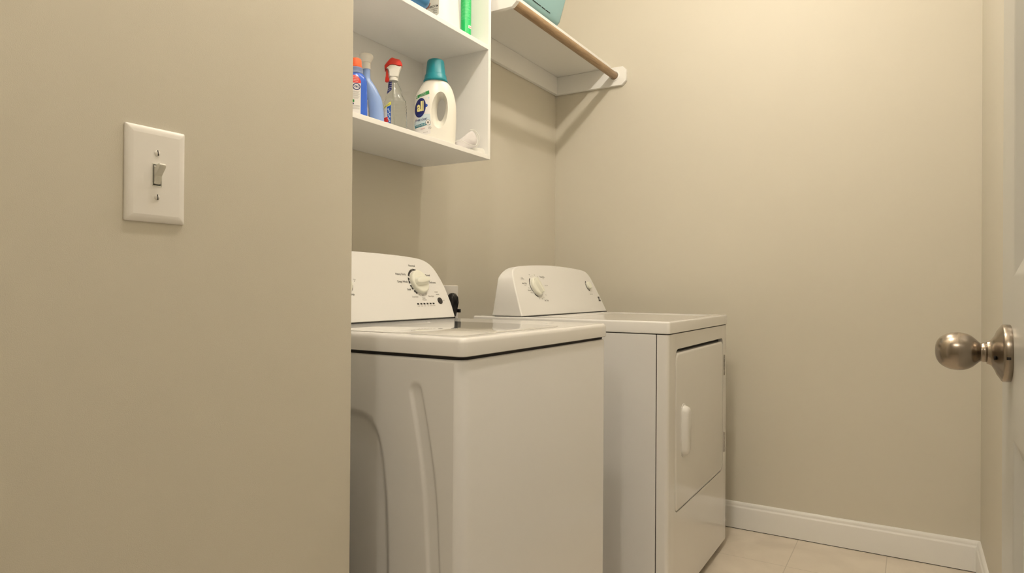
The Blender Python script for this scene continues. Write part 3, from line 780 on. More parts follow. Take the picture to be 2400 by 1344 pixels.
    def seg(a0, a1, r0=.0385, r1=.0425, m=0, taper=None): mk.add(arc2d((0, 0), r0, r1, a0, a1, 16, taper), cy, cz, m)
    seg(128, 205, .0385, .0430); seg(208, 213); seg(216, 221); seg(224, 258, .0375, .0425)
    seg(118, 80, .0425, .0429, 1); seg(62, 40, .0425, .0429, 1); seg(262, 318, .0425, .0429, 1)
    for a in range(265, 320, 9): seg(a, a+1.2, .0385, .0425, 1)
    mk.f.build('cycle_print', [M['ink'], M['inkgrey'], M['console']], con, smooth=False, fixn=False); mk = Marks(off, x0, z0)
    cy2, cz2 = -0.3160, 1.0235
    mk.add(arc2d((0, 0), .0215, .0245, 122, 262, 20), cy2, cz2, 0)
    mk.add(arc2d((0, 0), .0172, .0192, 150, 262, 20), cy2, cz2, 0)
    for a in (122, 262): mk.add(disc2d((.0215*math.cos(math.radians(a)), .0215*math.sin(math.radians(a))), .0036), cy2, cz2, 0)
    mk.text('Push to Start', -.3160, .9880, .0062, 0)
    mk.f.build('start_print', [M['ink'], M['inkgrey'], M['console']], con, smooth=False, fixn=False); mk = Marks(off, x0, z0)
    # small dark badge with light strokes near the right end
    bw, bh = .0092, .0105; by, bz = -.2530, .9670
    mk.add(grid2d(-bw, bw, -bh, bh, 1, 1), by, bz, 0)
    for dz in (-.0035, .0035):
        for k, dy in enumerate((-.006, -.002, .002, .006)):
            mk.add(grid2d(dy-.0006, dy+.0006, dz-.0026, dz+.0026, 1, 1, lambda a, b: (a+b*0.25, b)), by, bz, 2, eps=0.0007)
    mk.add(grid2d(-bw, bw, -.0004, .0004, 1, 1), by, bz, 2, eps=0.0007)
    mk.text('500', by-.014, .9610, .0040, 1)
    mk.f.build('badge', [M['ink'], M['inkgrey'], M['console']], con, smooth=False, fixn=False)
    rotary_knob('cycle_dial', off, x0, z0, cy, cz, .0345, .0125, .0235, 113, t, M['knobplastic'], (0.36, 0.88))
    rotary_knob('start_dial', off, x0, z0, cy2, cz2, .0165, .0100, .0160, 113, t, M['knobplastic'], (0.34, 0.86))
    return t, off
DRYER, DOFF = dryer()

# ------------------------------------------------------------------ outlet and dryer plug behind the machines
def outlet():
    t = thing('power_outlet', 'white power outlet plate on the wall behind the washing machine', 'outlet', (0, -0.880, 0.955))
    off = (0, -0.880, 0.955)
    MB(off).box(0.0003, 0.0065, -0.938, -0.822, 0.890, 1.020).build('wall_plate', M['switch'], t, bevel=0.003)
    f = MB(off); f.lathe([(0.026, 0.006), (0.026, 0.0085), (0.024, 0.0092), (0.0003, 0.0092)], (0, -0.880, 0.955), 'x', 36); f.build('receptacle', M['dark'], t)
    off = DOFF
    f = MB(off); f.tube([(0.030, -0.893, 0.910), (0.031, -0.892, 0.87), (0.035, -0.888, 0.78), (0.045, -0.87, 0.60), (0.05, -0.85, 0.35), (0.06, -0.84, 0.12), (0.10, -0.80, 0.025), (0.15, -0.74, 0.015), (0.18, -0.72, 0.03)], [.012, .0105, .009, .0085, .0085, .0085, .0085, .0085, .0085])
    p = f.build('power_cord', M['black'], DRYER, angle=70, label='thick black cord plugged into the wall outlet')
    f = MB(off)
    rings = []
    for z, hw, hd in ((0.905, .0150, .012), (0.925, .0185, .0165), (0.950, .0195, .0185), (0.968, .0190, .0185), (0.980, .0165, .0165), (0.988, .0115, .012), (0.9915, .005, .005)):
        rings.append([(0.030+hd*math.copysign(abs(math.cos(a))**.8, math.cos(a)), -0.893+hw*math.copysign(abs(math.sin(a))**.8, math.sin(a)), z) for a in [2*PI*i/28 for i in range(28)]])
    f.loft(rings); f.build('plug', M['black'], p, angle=60)
    for k in range(4):
        f = MB(off); y = -0.905+k*0.0075
        f.tube([(0.044, y, 0.93), (0.0495, y, 0.955), (0.047, y, 0.975), (0.036, y, 0.9885)], 0.0018, 8); f.build('grip_rib', M['black'], p)
    MB(off).box(0.018, 0.052, -0.877, -0.868, 0.918, 0.931).build('cable_clamp', M['black'], p, bevel=0.001)
outlet()

# ================================================================== BOTTLES
def sring(l, r, d, z, n=44, e=2.6, yo=0.0):
    cx = (l+r)/2; hw = (r-l)/2; out = []
    for i in range(n):
        a = 2*PI*i/n; c_, s_ = math.cos(a), math.sin(a)
        out.append((cx+hw*math.copysign(abs(c_)**(2/e), c_), yo+d*math.copysign(abs(s_)**(2/e), s_), z))
    return out
def interp(secs, k=4):
    """smooth the section table (z, l, r, d, e)"""
    out = []; m = len(secs)
    for i in range(m-1):
        p0 = secs[max(i-1, 0)]; p1 = secs[i]; p2 = secs[i+1]; p3 = secs[min(i+2, m-1)]
        for s_ in range(k):
            u = s_/k; q = []
            for j in range(len(p1)):
                lo, hi = min(p1[j], p2[j]), max(p1[j], p2[j])
                val = 0.5*((2*p1[j]) + (-p0[j]+p2[j])*u + (2*p0[j]-5*p1[j]+4*p2[j]-p3[j])*u*u + (-p0[j]+3*p1[j]-3*p2[j]+p3[j])*u**3)
                q.append(min(max(val, lo), hi))
            out.append(tuple(q))
    out.append(secs[-1]); return out
def body(secs, n=44):
    f = MB(); S = interp(secs); z0 = secs[0]
    rings = [sring(z0[1]+.006, z0[2]-.006, max(z0[3]-.006, .002), z0[0], n, z0[4]), sring(z0[1]+.002, z0[2]-.002, z0[3]-.002, z0[0]+.0012, n, z0[4])]
    rings += [sring(l, r, d, z+(.004 if i == 0 else 0), n, e) for i, (z, l, r, d, e) in enumerate(S)]
    f.loft(rings); return f
def subdivide2d(vs, fs, L=0.0028):
    vs = list(vs); tris = []
    for f in fs:
        if len(f) == 3: tris.append(tuple(f))
        else: tris += [(f[0], f[i], f[i+1]) for i in range(1, len(f)-1)]
    for _ in range(6):
        mid = {}; out = []; ch = False
        def M_(a, b):
            k = (min(a, b), max(a, b))
            if k not in mid: vs.append(((vs[a][0]+vs[b][0])/2, (vs[a][1]+vs[b][1])/2)); mid[k] = len(vs)-1
            return mid[k]
        long_ = lambda a, b: math.hypot(vs[a][0]-vs[b][0], vs[a][1]-vs[b][1]) > L
        for a, b, c in tris:
            la, lb, lc = long_(a, b), long_(b, c), long_(c, a); n = la+lb+lc
            if n == 0: out.append((a, b, c)); continue
            ch = True
            if n == 3:
                ab, bc, ca = M_(a, b), M_(b, c), M_(c, a); out += [(a, ab, ca), (ab, b, bc), (ca, bc, c), (ab, bc, ca)]
            elif n == 1:
                if lb: a, b, c = b, c, a
                elif lc: a, b, c = c, a, b
                ab = M_(a, b); out += [(a, ab, c), (ab, b, c)]
            else:
                if not la: a, b, c = b, c, a      # now a-b and b-c are long in some rotation
                elif not lb: a, b, c = c, a, b
                ab, bc = M_(a, b), M_(b, c); out += [(ab, b, bc), (a, ab, bc), (a, bc, c)]
        tris = out
        if not ch: break
    return vs, tris
class Decal:
    """prints on a bottle: 2-D (s, z) patches dropped on the body's front (-y) face"""
    def __init__(s, src, deps=None):
        s.bvh = BVHTree.FromPolygons([tuple(v.co) for v in src.vertices], [tuple(p.vertices) for p in src.polygons]); s.f = MB(); s.lasty = -0.03
    def add(s, vf, cx=0, cz=0, m=0, eps=0.0004):
        vs, fs = subdivide2d(*vf); s.f.mat(m); out = []
        for v in vs:
            x, z = cx+v[0], cz+v[1]
            h = s.bvh.ray_cast(Vector((x, -0.3, z)), Vector((0, 1, 0)))
            if h[0] is None: out.append((x, s.lasty, z))
            else:
                p = h[0]+h[1]*eps*(1 if h[1].y < 0 else -1); s.lasty = p.y; out.append(tuple(p))
        s.f.raw(out, fs)
    def text(s, st, cx, cz, size, m=0, bold=0.0, squash=1.0, align='CENTER', slope=0.0, eps=0.0008, shear=0):
        vs, fs = text2d(st, size, align, bold, squash, shear)
        s.add(([(x, y+x*slope) for x, y in vs], fs), cx, cz, m, eps)
    def build(s, name, mats, parent): return s.f.build(name, mats, parent, smooth=False, fixn=False)

def detergent_jug():
    t = thing('detergent_jug', 'white laundry detergent jug with teal cap and moulded handle on the lower shelf', 'detergent jug', (0.200, -1.226, 1.4587), math.radians(37.7))
    f = body([(0, -.066, .062, .046, 3.2), (.020, -.069, .065, .047, 3.2), (.058, -.0695, .0665, .048, 3), (.090, -.069, .0675, .047, 2.8), (.132, -.066, .0665, .044, 2.6), (.166, -.0605, .0605, .040, 2.4), (.186, -.050, .054, .036, 2.2), (.200, -.042, .046, .033, 2.1), (.2085, -.035, .037, .032, 2), (.213, -.030, .031, .030, 2)], 56)
    jug = f.build('bottle_body', M['jug'], t, angle=70)
    # moulded handle: an hourglass scoop cut through the body
    c = MB(); rings = []
    for y, k in ((-.075, 1.30), (-.048, 1.08), (-.040, 0.98), (-.030, 0.82), (-.018, 0.62), (-.007, 0.52), (.007, 0.52), (.018, 0.62), (.030, 0.82), (.040, 0.98), (.048, 1.08), (.075, 1.30)):
        ring = []
        for i in range(48):
            a = 2*PI*i/48; u = math.cos(a); v = math.sin(a)
            ring.append((.0145+.010*max(0, 1-k)+.0250*k*u + .003*v, y, .113+.018*max(0, 1-k)+.058*(0.25+0.75*k)*v))
        rings.append(ring)
    c.loft(rings)
    cut = c.build('cutter', M['jug'], t)
    md = jug.modifiers.new('b', 'BOOLEAN'); md.object = cut; md.operation = 'DIFFERENCE'; md.solver = 'EXACT'
    bpy.context.view_layer.update()
    dg = bpy.context.evaluated_depsgraph_get(); me = bpy.data.meshes.new_from_object(jug.evaluated_get(dg))
    jug.modifiers.clear(); jug.data = me
    bpy.data.objects.remove(cut)
    for p in me.polygons: p.use_smooth = True
    me.set_sharp_from_angle(angle=math.radians(28))
    bv = jug.modifiers.new('bevel', 'BEVEL'); bv.width = 0.003; bv.segments = 3; bv.limit_method = 'ANGLE'; bv.angle_limit = math.radians(28); bv.harden_normals = True
    # thin inner web of the handle recess
    f = MB(); f.lathe([(.0375, .209), (.0385, .2105), (.0385, .2140), (.0365, .2160), (.0345, .2285), (.0328, .2320), (.0315, .2340), (.0275, .2720), (.0262, .2765), (.0235, .2795), (.012, .2808), (.0004, .2810)], (.0005, 0, 0), 'z', 64)
    f.build('cap', M['teal'], t, angle=40)
    D = Decal(me)
    D.add(grid2d(0, 1, 0, 1, 12, 20, lambda u, v: quad_warp((-.058, .147), (-.0190, .160), (-.0140, .035), (-.0640, .020))(u, v)), m=0, eps=.0003)
    D.add(grid2d(0, 1, 0, 1, 12, 8, quad_warp((-.045, .095), (-.0160, .096), (-.0140, .060), (-.0640, .060))), m=1, eps=.0005)
    g = quad_warp((-.0585, .157), (-.0195, .1725), (-.0185, .161), (-.0590, .147))
    D.add(grid2d(0, 1, 0, 1, 14, 3, g), m=3, eps=.0007)
    D.text('4', -.0560, .1525, .010, 0, .02, .7, slope=.3, eps=.0011); D.text('MEGAS', -.0380, .1625, .0070, 0, .0, .7, slope=.36, eps=.0011); D.text('FRAGRANCE', -.0385, .1565, .0045, 0, .0, .8, slope=.36, eps=.0011)
    D.add([([(x+y*.10, y) for x, y in v], f_) for v, f_ in [disc2d((0, 0), .0168, .0315, 36, 6)]][0], -.0463, .1165, 2, .0009)
    D.add([([(x+y*.10, y) for x, y in v], f_) for v, f_ in [disc2d((0, 0), .0055, .0055, 20, 2)]][0], -.0290, .1230, 8, .0007)
    D.text('all', -.0455, .1190, .0430, 4, .035, .55, slope=.16, eps=.0013)
    D.text('detergent', -.0480, .0935, .0045, 8, .0, .7, slope=.1, eps=.0013)
    D.text('free clear', -.0425, .0785, .0120, 2, .006, .78, slope=.18, eps=.0010)
    D.add(grid2d(0, 1, 0, 1, 12, 2, quad_warp((-.0610, .0600), (-.0270, .0690), (-.0270, .0600), (-.0620, .0510))), m=5, eps=.0008)
    D.text('ODOR RELIEF', -.0440, .0600, .0068, 0, .005, .72, slope=.24, eps=.0012)
    D.add(disc2d((0, 0), .0080, .0090, 24, 3), -.0220, .0690, 6, .0008); D.add(disc2d((0, 0), .0068, .0077, 24, 3), -.0220, .0690, 0, .0010); D.add(disc2d((0, 0), .0030, .0036, 18, 2), -.0220, .0690, 6, .0012)
    D.add(arc2d((0, 0), .0040, .0046, 0, 360, 20), -.0165, .0525, 6, .0008); D.text('phg', -.0165, .0525, .0050, 6, .0, .8)
    D.text('LIQUID', -.0380, .0490, .0050, 7, .01, .8, slope=.2); D.text('100 FL OZ', -.0300, .0380, .0040, 6, .0, .8, slope=.2)
    for k, (x, z) in enumerate(((-.062, .072), (-.0625, .066), (-.063, .060), (-.0585, .125), (-.0205, .148))): D.add(disc2d((0, 0), .0022, .0028, 12, 1), x, z, 1, .0006)
    D.build('label', [M['lab_white'], M['lab_pale'], M['lab_navy'], M['lab_green'], M['lab_cream'], M['lab_teal'], M['inkgrey'], M['lab_pink'], M['lab_blue']], jug)
detergent_jug()

def clear_sprayer():
    t = thing('spray_bottle', 'clear ribbed spray bottle with red and white trigger head, on the lower shelf', 'spray bottle', (0.170, -1.386, 1.4587), math.radians(41.1))
    secs = [(0, -.035, .037, .030, 2.8), (.048, -.035, .037, .030, 2.8), (.105, -.033, .0345, .029, 2.6), (.120, -.029, .029, .025, 2.4), (.134, -.0255, .0225, .021, 2.2), (.150, -.0205, .0185, .017, 2), (.162, -.0175, .0130, .0145, 2), (.172, -.0160, .0085, .0125, 2), (.184, -.0155, .0080, .0120, 2)]
    S = interp(secs, 6)
    f = MB(); rings = [sring(-.030, .032, .025, 0, 44, 2.8), sring(-.034, .036, .029, .0012, 44, 2.8)]
    for i, (z, l, r, d, e) in enumerate(S):
        rib = 0.0
        if z < .110: rib = 0.0009*math.cos(z/0.0105*2*PI)
        rings.append(sring(l-rib*.6, r+rib, d+rib*.6, z+(.004 if i == 0 else 0), 44, e))
    # finer rings in the ribbed zone
    rings2 = rings[:2]
    zz = .004
    while zz < .110:
        k = min(range(len(S)), key=lambda q: abs(S[q][0]-zz)); _, l, r, d, e = S[k]; rib = 0.0011*max(0, math.cos(zz/0.0105*2*PI))**2
        rings2.append(sring(l, r-rib*1.0, d-rib*.6, zz, 44, e)); zz += .00175
    rings2 += [sring(l, r, d, z, 44, e) for (z, l, r, d, e) in S if z >= .111]
    f.loft(rings2, cap1=False)
    b = f.build('bottle_body', M['clear'], t, angle=70); src = b.data.copy()
    md = b.modifiers.new('solid', 'SOLIDIFY'); md.thickness = 0.0010; md.offset = -1
    # neck ring, dip tube
    f = MB(); f.lathe([(.0135, .174), (.0145, .175), (.0145, .177), (.0132, .178), (.0130, .1845)], (-.0040, 0, 0), 'z', 36); f.build('collar', M['white_plastic'], t)
    f = MB(); f.tube([(-.004, 0, .19), (-.004, 0, .12), (-.002, 0, .06), (.004, 0, .006)], .0022, 10); f.build('dip_tube', M['clear'], t)
    def slab(pts, y, k0=.85, y2=None):
        g = MB(); cx = sum(p[0] for p in pts)/len(pts); cz = sum(p[1] for p in pts)/len(pts)
        def rg(yy, k): return [(cx+(x-cx)*k, yy, cz+(z-cz)*k) for x, z in pts]
        g.loft([rg(-y, k0), rg(-y*.75, 1), rg(y*.75, 1), rg(y, k0)]); return g
    def ch(pts, k=3):
        out = []; m = len(pts)
        for i in range(m):
            p0, p1, p2, p3 = pts[i-1], pts[i], pts[(i+1) % m], pts[(i+2) % m]
            for s_ in range(k):
                u = s_/k; out.append(tuple(0.5*((2*p1[j]) + (-p0[j]+p2[j])*u*.8 + (2*p0[j]-5*p1[j]+4*p2[j]-p3[j])*u*u*.8+p1[j]*0 + (-p0[j]+3*p1[j]-3*p2[j]+p3[j])*u**3*.8 + 0.4*(p2[j]-p1[j])*u*(1 if 1 else 0)) for j in (0, 1)))
        return out
    white = [(-.0265, .2105), (-.021, .2160), (-.015, .2205), (-.008, .2220), (0, .2215), (.007, .2195), (.0135, .2180), (.0200, .2190), (.0165, .2110), (.0135, .2040), (.0120, .1960), (.0105, .1860), (.003, .1850), (-.008, .1850), (-.0170, .1860), (-.0172, .1930), (-.0178, .2000), (-.0215, .2085)]
    slab(white, .0125, .9).build('trigger_head', M['white_plastic'], t, angle=45)
    red = [(-.0310, .2170), (-.0300, .2050), (-.0265, .2100), (-.021, .2160), (-.015, .2205), (-.008, .2220), (0, .2215), (.007, .2195), (.0135, .2180), (.0220, .2190), (.0215, .2240), (.0185, .2310), (.0140, .2375), (.0060, .2395), (-.0010, .2408), (-.0085, .2430), (-.0130, .2405), (-.0190, .2340), (-.0260, .2255)]
    slab(red, .0140, .86).build('head_cover', M['red'], t, angle=45, label='red cover of the trigger head')
    trig = [(-.0270, .2090), (-.0225, .2100), (-.0205, .2010), (-.0190, .1930), (-.0188, .1850), (-.0165, .1790), (-.0145, .1760), (-.0195, .1712), (-.0250, .1705), (-.0290, .1725), (-.0285, .1800), (-.0270, .1900), (-.0268, .2000)]
    slab(trig, .0060, .85).build('trigger', M['red'], t, angle=45)
    D = Decal(src)
    D.add(grid2d(0, 1, 0, 1, 6, 10, quad_warp((-.0185, .1690), (-.0085, .1700), (-.0095, .1430), (-.0225, .1310))), m=0)
    for i, z in enumerate((.164, .157, .150, .143)): D.text(('99% MORE', 'FOR GLASS', 'STREAK FREE', 'SHINE')[i], -.0140-.0008*i, z, .0035, 1, .01, .8, slope=.1)
    D.add(grid2d(0, 1, 0, 1, 10, 4, quad_warp((-.0310, .0900), (-.0110, .1060), (-.0110, .0960), (-.0315, .0850))), m=2)
    D.text('ORIGINAL', -.0215, .0935, .0040, 3, .01, .8, slope=.75)
    D.add(grid2d(0, 1, 0, 1, 10, 10, quad_warp((-.0315, .0850), (-.0110, .0945), (-.0120, .020), (-.0325, .020))), m=1)
    D.add(grid2d(0, 1, 0, 1, 8, 10, quad_warp((-.0225, .0890), (-.0110, .0945), (-.0110, .020), (-.0190, .020))), m=3, eps=.0007)
    D.add(grid2d(0, 1, 0, 1, 8, 10, quad_warp((-.0315, .0560), (-.0200, .0600), (-.0180, .0440), (-.0325, .0440))), m=4, eps=.0009)
    for k in range(12):
        D.add(disc2d((0, 0), .0018, .0024, 10, 1), -.0165+.0045*((k*7) % 3-1)*.5, .082-.0045*k, 5, .0010)
    D.build('label', [M['lab_navy'], M['lab_white'], M['lab_yellow'], M['lab_blue'], M['lab_red'], M['lab_pale']], b)
clear_sprayer()

def periwinkle():
    t = thing('fabric_spray', 'pale periwinkle blue bottle with a flared white top, behind the orange-capped bottle', 'bottle', (0.150, -1.470, 1.4587), math.radians(43.1))
    f = body([(0, -.004, .0405, .022, 2.4), (.03, -.004, .0405, .0225, 2.4), (.067, -.0055, .0385, .0225, 2.3), (.100, -.0100, .0335, .021, 2.2), (.123, -.0140, .0235, .019, 2.1), (.144, -.0190, .0115, .016, 2), (.160, -.0215, .0010, .0125, 2), (.175, -.0220, -.0005, .0110, 2), (.190, -.0222, -.0008, .0108, 2)])
    b = f.build('bottle_body', M['peri'], t, angle=70)
    f = MB(); f.lathe([(.0112, .1885), (.0125, .1890), (.0125, .2070), (.0118, .2078)], (-.0125, 0, 0), 'z', 40); f.build('collar', M['white_plastic'], t)
    f = MB(); f.lathe([(.0110, .2074), (.0135, .2082), (.0150, .2120), (.0185, .2180), (.0205, .2225), (.0208, .2270), (.0200, .2300), (.0170, .2325), (.0080, .2340), (.0004, .2342)], (-.0130, 0, 0), 'z', 40); f.build('spray_top', M['white_plastic'], t, angle=50)
    D = Decal(b.data)
    D.add(grid2d(0, 1, 0, 1, 8, 14, quad_warp((-.013, .098), (-.0065, .098), (.0015, .018), (-.003, .018))), m=0)
    D.build('label', [M['lab_white']], b)
periwinkle()

def blue_bottle():
    t = thing('stain_remover_bottle', 'deep blue bottle with orange cap at the left end of the lower shelf', 'bottle', (0.200, -1.579, 1.4587), math.radians(44.3))
    f = body([(0, -.035, .0300, .024, 3), (.03, -.0355, .0303, .024, 3), (.098, -.035, .0293, .0235, 3), (.115, -.034, .0285, .023, 2.8), (.125, -.0315, .0260, .022, 2.5), (.1325, -.0270, .0215, .020, 2.2), (.137, -.0225, .0185, .018, 2)])
    b = f.build('bottle_body', M['blue'], t, angle=60)
    f = MB(); f.lathe([(.0190, .1365), (.0195, .1375), (.0195, .1400), (.0180, .1412), (.0180, .1490), (.0185, .1500), (.0185, .1530), (.0165, .1545)], (-.0015, 0, 0), 'z', 44); f.build('neck_ring', M['bluegrey'], t, angle=35)
    f = MB(); f.lathe([(.0165, .1535), (.0168, .1545), (.0168, .1585), (.0155, .1595), (.0150, .1740), (.0140, .1775), (.0115, .1795), (.0004, .1800)], (-.0015, 0, 0), 'z', 44); f.build('cap', M['orange'], t, angle=35)
    D = Decal(b.data)
    D.add(grid2d(0, 1, 0, 1, 10, 16, quad_warp((-.028, .107), (.0120, .1065), (.0115, .012), (-.028, .012))), m=0)
    top = []
    n = 14
    vs = []; fs = []
    for i in range(n+1):
        u = i/n; x = -.028+.040*u; h = .0215*math.sqrt(max(0, 1-((x+.008)/.0205)**2)) if abs(x+.008) < .0205 else 0
        for k in range(4): vs.append((x, .107+h*k/3))
    for i in range(n):
        for k in range(3): a = i*4+k; fs.append((a, a+4, a+5, a+1))
    D.add((vs, fs), m=1)
    for i, s_ in enumerate(('GREAT VALUE IN', 'EVERY LAUNDRY', 'LOAD AND WASH', 'TRY IT TODAY')): D.text(s_, -.0035, .1245-.0045*i, .0036, 0, .01, .7, slope=-.06)
    D.add(disc2d((0, 0), .0105, .0095, 28, 3), .0005, .0965, 2, .0007); D.add(disc2d((0, 0), .0080, .0070, 28, 3), .0005, .0965, 0, .0009); D.text('P&G', .0005, .0965, .0085, 2, .03, .8, eps=.0012, shear=.2)
    for k in range(9):
        D.add(grid2d(-.0100, .0095 - .002*(k % 3), -.0003, .0003, 4, 1), -.0005, .084-.0025*k, 3, .0006)
    D.add(grid2d(-.0100, -.0050, -.0035, .0035, 2, 2), -.0002, .0575, 4, .0007)
    D.add(grid2d(-.0100, -.0060, -.0020, .0020, 2, 2), -.0002, .0500, 2, .0007)
    for k in range(4): D.add(grid2d(-.0100, .0095, -.0003, .0003, 4, 1), -.0005, .045-.003*k, 3, .0006)
    D.build('label', [M['lab_white'], M['lab_red'], M['lab_navy'], M['inkgrey'], M['lab_green']], b)
blue_bottle()

def cloth_roll():
    t = thing('rolled_cloth', 'crumpled white mesh cloth rolled up at the right end of the lower shelf', 'cloth', (0.245, -1.112, 1.4587), math.radians(34.9))
    def smooth3(p, k=5):
        out = []; m = len(p)
        for i in range(m-1):
            p0 = p[max(i-1, 0)]; p1 = p[i]; p2 = p[i+1]; p3 = p[min(i+2, m-1)]
            for q in range(k):
                u = q/k; out.append(tuple(0.5*((2*p1[j]) + (-p0[j]+p2[j])*u + (2*p0[j]-5*p1[j]+4*p2[j]-p3[j])*u*u + (-p0[j]+3*p1[j]-3*p2[j]+p3[j])*u**3) for j in (0, 1, 2)))
        out.append(p[-1]); return out
    def pillow(pts, y0, dep, k=4, close=2.2):
        """soft cushion shape from an outline in (s, z)"""
        m = len(pts); o = []
        for i in range(m):
            p0, p1, p2, p3 = pts[i-1], pts[i], pts[(i+1) % m], pts[(i+2) % m]
            for q in range(k):
                u = q/k; o.append(tuple(0.5*((2*p1[j]) + (-p0[j]+p2[j])*u + (2*p0[j]-5*p1[j]+4*p2[j]-p3[j])*u*u + (-p0[j]+3*p1[j]-3*p2[j]+p3[j])*u**3) for j in (0, 1)))
        cx = sum(p[0] for p in o)/len(o); cz = sum(p[1] for p in o)/len(o)
        f = MB(); rings = []
        for a in (-90, -70, -50, -30, -12, 0, 12, 30, 50, 70, 90):
            c = max(0.04, math.cos(math.radians(a))**(1/close)); y = y0+dep*math.sin(math.radians(a))
            rings.append([(cx+(x-cx)*c+.0006*c*math.sin(i*.9+a), y+.0010*c*math.sin(i*.55), cz+(z-cz)*c) for i, (x, z) in enumerate(o)])
        return f.loft(rings)
    A = [(-.036, .030), (-.030, .040), (-.012, .054), (.002, .066), (.010, .0715), (.019, .0715), (.028, .060), (.0315, .046), (.030, .031), (.022, .024), (.004, .022), (-.018, .022)]
    pillow(A, .006, .018).build('cloth', M['cloth'], t, angle=70)
    B = [(-.0405, .026), (-.036, .0335), (-.024, .0360), (-.010, .0320), (.002, .0250), (.014, .0210), (.026, .0190), (.0300, .0170), (.020, .0135), (.002, .0108), (-.018, .0105), (-.033, .0150)]
    pillow(B, -.016, .010).build('folded_flap', M['cloth'], t, angle=70)
    for path, r in (([(.010, -.012, .0735), (.022, -.014, .0725), (.034, -.014, .062), (.0405, -.012, .046), (.0385, -.010, .030), (.030, -.010, .0185), (.016, -.012, .0145)], .0016), ([(-.0405, -.026, .026), (-.036, -.026, .0335), (-.024, -.0265, .0362), (-.010, -.0265, .0322), (.002, -.0265, .0252), (.014, -.026, .0212), (.028, -.025, .0195), (.032, -.022, .024), (.0335, -.014, .040), (.030, -.013, .060), (.021, -.0125, .0715)], .0014)):
        f = MB(); f.tube(smooth3(path), r*.8, 8); f.build('edge_band', M['paper'], t, angle=70)
    b = MB(); b.prism([(-.026, 0.0002), (.026, 0.0002), (.027, .0075), (.020, .0165), (-.012, .0165), (-.026, .0100)], 'y', -.018, .018)
    o = b.build('soap_box', M['paper'], None, bevel=.0012, loc=(0.2600, -1.0830, 1.4587)); o.rotation_euler = (0, 0, math.radians(50))
    tag(o, 'small flat white box under the edge of the rolled cloth, lower shelf', 'box')
cloth_roll()

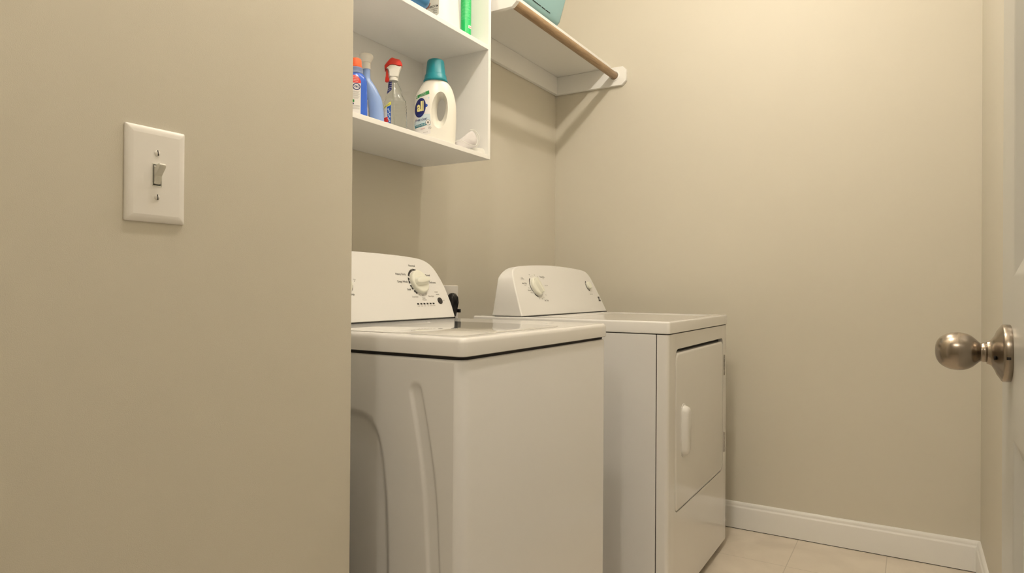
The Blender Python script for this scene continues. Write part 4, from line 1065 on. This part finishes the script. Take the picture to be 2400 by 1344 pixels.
def upper_items():
    t = thing('cleaner_bottle', 'white bathroom cleaner bottle with grey label on the upper shelf beside the green can', 'bottle', (0.215, -1.188, 1.8267), math.radians(36.6))
    f = body([(0, -.068, .0440, .030, 2.8), (.025, -.069, .0425, .030, 2.8), (.118, -.064, .0365, .028, 2.6), (.17, -.050, .028, .025, 2.4), (.20, -.030, .012, .018, 2.1), (.215, -.024, .006, .014, 2)])
    b = f.build('bottle_body', M['jug'], t, angle=60)
    f = MB(); f.lathe([(.0170, .212), (.0180, .214), (.0180, .232), (.0150, .236), (.0004, .237)], (-.009, 0, 0), 'z', 32); f.build('cap', M['white_plastic'], t, angle=35)
    D = Decal(b.data)
    D.add(grid2d(0, 1, 0, 1, 12, 14, quad_warp((-.056, .160), (-.0240, .150), (-.0255, .060), (-.0655, .020))), m=0)
    D.text('BATHROOM', -.0275, .0855, .0100, 1, .02, .80, align='RIGHT', slope=.20); D.text('CLEANER', -.0285, .0765, .0058, 1, .01, .8, align='RIGHT', slope=.2)
    D.text('SPRAY', -.0300, .0700, .0058, 1, .01, .8, align='RIGHT', slope=.2); D.text('NO RINSE', -.0305, .0640, .0050, 1, .01, .8, align='RIGHT', slope=.2)
    D.build('label', [M['lab_grey'], M['ink']], b)
    # green can
    t = thing('aerosol_can', 'green aerosol can on the upper shelf against the right side panel', 'aerosol can', (0.225, -1.0945, 1.8267), math.radians(35))
    f = MB(); f.lathe([(.0165, 0), (.0183, .001), (.0183, .004), (.0178, .006), (.0178, .190), (.0165, .196), (.0120, .202), (.0115, .208)], (0, 0, 0), 'z', 56); b = f.build('can_body', M['can_green'], t, angle=40)
    f = MB(); f.lathe([(.0120, .203), (.0140, .204), (.0140, .228), (.0120, .232), (.0004, .233)], (0, 0, 0), 'z', 36); f.build('cap', M['white_plastic'], t, angle=40)
    D = Decal(b.data); random.seed(5)
    for k in range(26):
        z = .080+k*.0040; a = -.0155; e = .0155 - (.010 if k % 4 == 1 else 0.002*random.random())
        D.add(grid2d(a, e, -.0006, .0006, 14, 1), 0, z, 0, .0003)
    D.add(grid2d(.0080, .0172, .0, .0105, 8, 3), 0, .050, 1, .0004)
    D.add(grid2d(.0100, .0165, -.0015, .0015, 6, 1), 0, .0545, 2, .0007)
    D.build('label', [M['can_line'], M['lab_white'], M['lab_pink']], b)
    # blue pouch lying at the front
    p = thing('blue_pouch', 'blue glossy pouch with brown trim lying over the front edge of the upper shelf', 'pouch', (0.245, -1.480, 1.8267))
    f = MB(); rings = []
    secs = [(-.135, .000), (-.130, .024), (-.110, .036), (-.05, .041), (.03, .041), (.065, .038), (.085, .030), (.098, .018)]
    for y, h in secs:
        rings.append([(.052*math.copysign(abs(math.cos(a))**.7, math.cos(a))*(0.3+0.7*min(1, h/.03)), y + (.030*((math.sin(a)+1)/2)**1.0 if y > .06 else 0), max(h, .0008)*(1+math.copysign(abs(math.sin(a))**.75, math.sin(a)))*1.0+.0004) for a in [2*PI*i/32 for i in range(32)]])
    f.loft(rings); pb = f.build('pouch_body', M['pouch'], p, angle=60)
    f = MB(); f.loft([[(x*1.04, y+dy, .0003+(z)*1.03) for (x, y, z) in rings[-1]] for dy in (-.001, .003)] + [[(x*.9, y+.006, .002+z*.9) for (x, y, z) in rings[-1]]])
    f.build('trim_band', M['brown'], p, angle=60)
upper_items()

# ------------------------------------------------------------------ aqua bin on the corner shelf
def bin_():
    cx, cy = 0.165, -0.720; z0 = 2.0622
    t = thing('storage_bin', 'aqua blue plastic storage bin on the corner shelf above the rod', 'storage bin', (cx, cy, z0))
    f = MB()
    def rg(hx, hy, z, r=.03): return [(x, y, z) for x, y, _ in rounded_rect_ring(-hx, hx, -hy, hy, r, 0, 7)]
    hx, hy = 0.128, 0.176
    rings = [rg(hx-.016, hy-.008, 0.0003, .02), rg(hx-.008, hy+.003, .002, .026), rg(hx-.0025, hy+.016, .009), rg(hx+.001, hy+.027, .022), rg(hx+.012, hy+.052, .11), rg(hx+.018, hy+.068, .170), rg(hx+.024, hy+.074, .173), rg(hx+.024, hy+.074, .180), rg(hx+.015, hy+.065, .180), rg(hx-.002, hy, .020), rg(hx-.02, hy-.02, .006)]
    f.loft(rings); b = f.build('bin_body', M['tub'], t, angle=50)
    # a broken moulding line along the lower front face
    g = MB()
    for ya, yb in ((-.15, -.06), (-.045, .02), (.028, .055), (.060, .095)):
        g.box(hx-.002+.0030, hx+.0036, ya, yb, .0235, .0249)
    g.build('mould_line', M['dark'], b, smooth=False)
bin_()
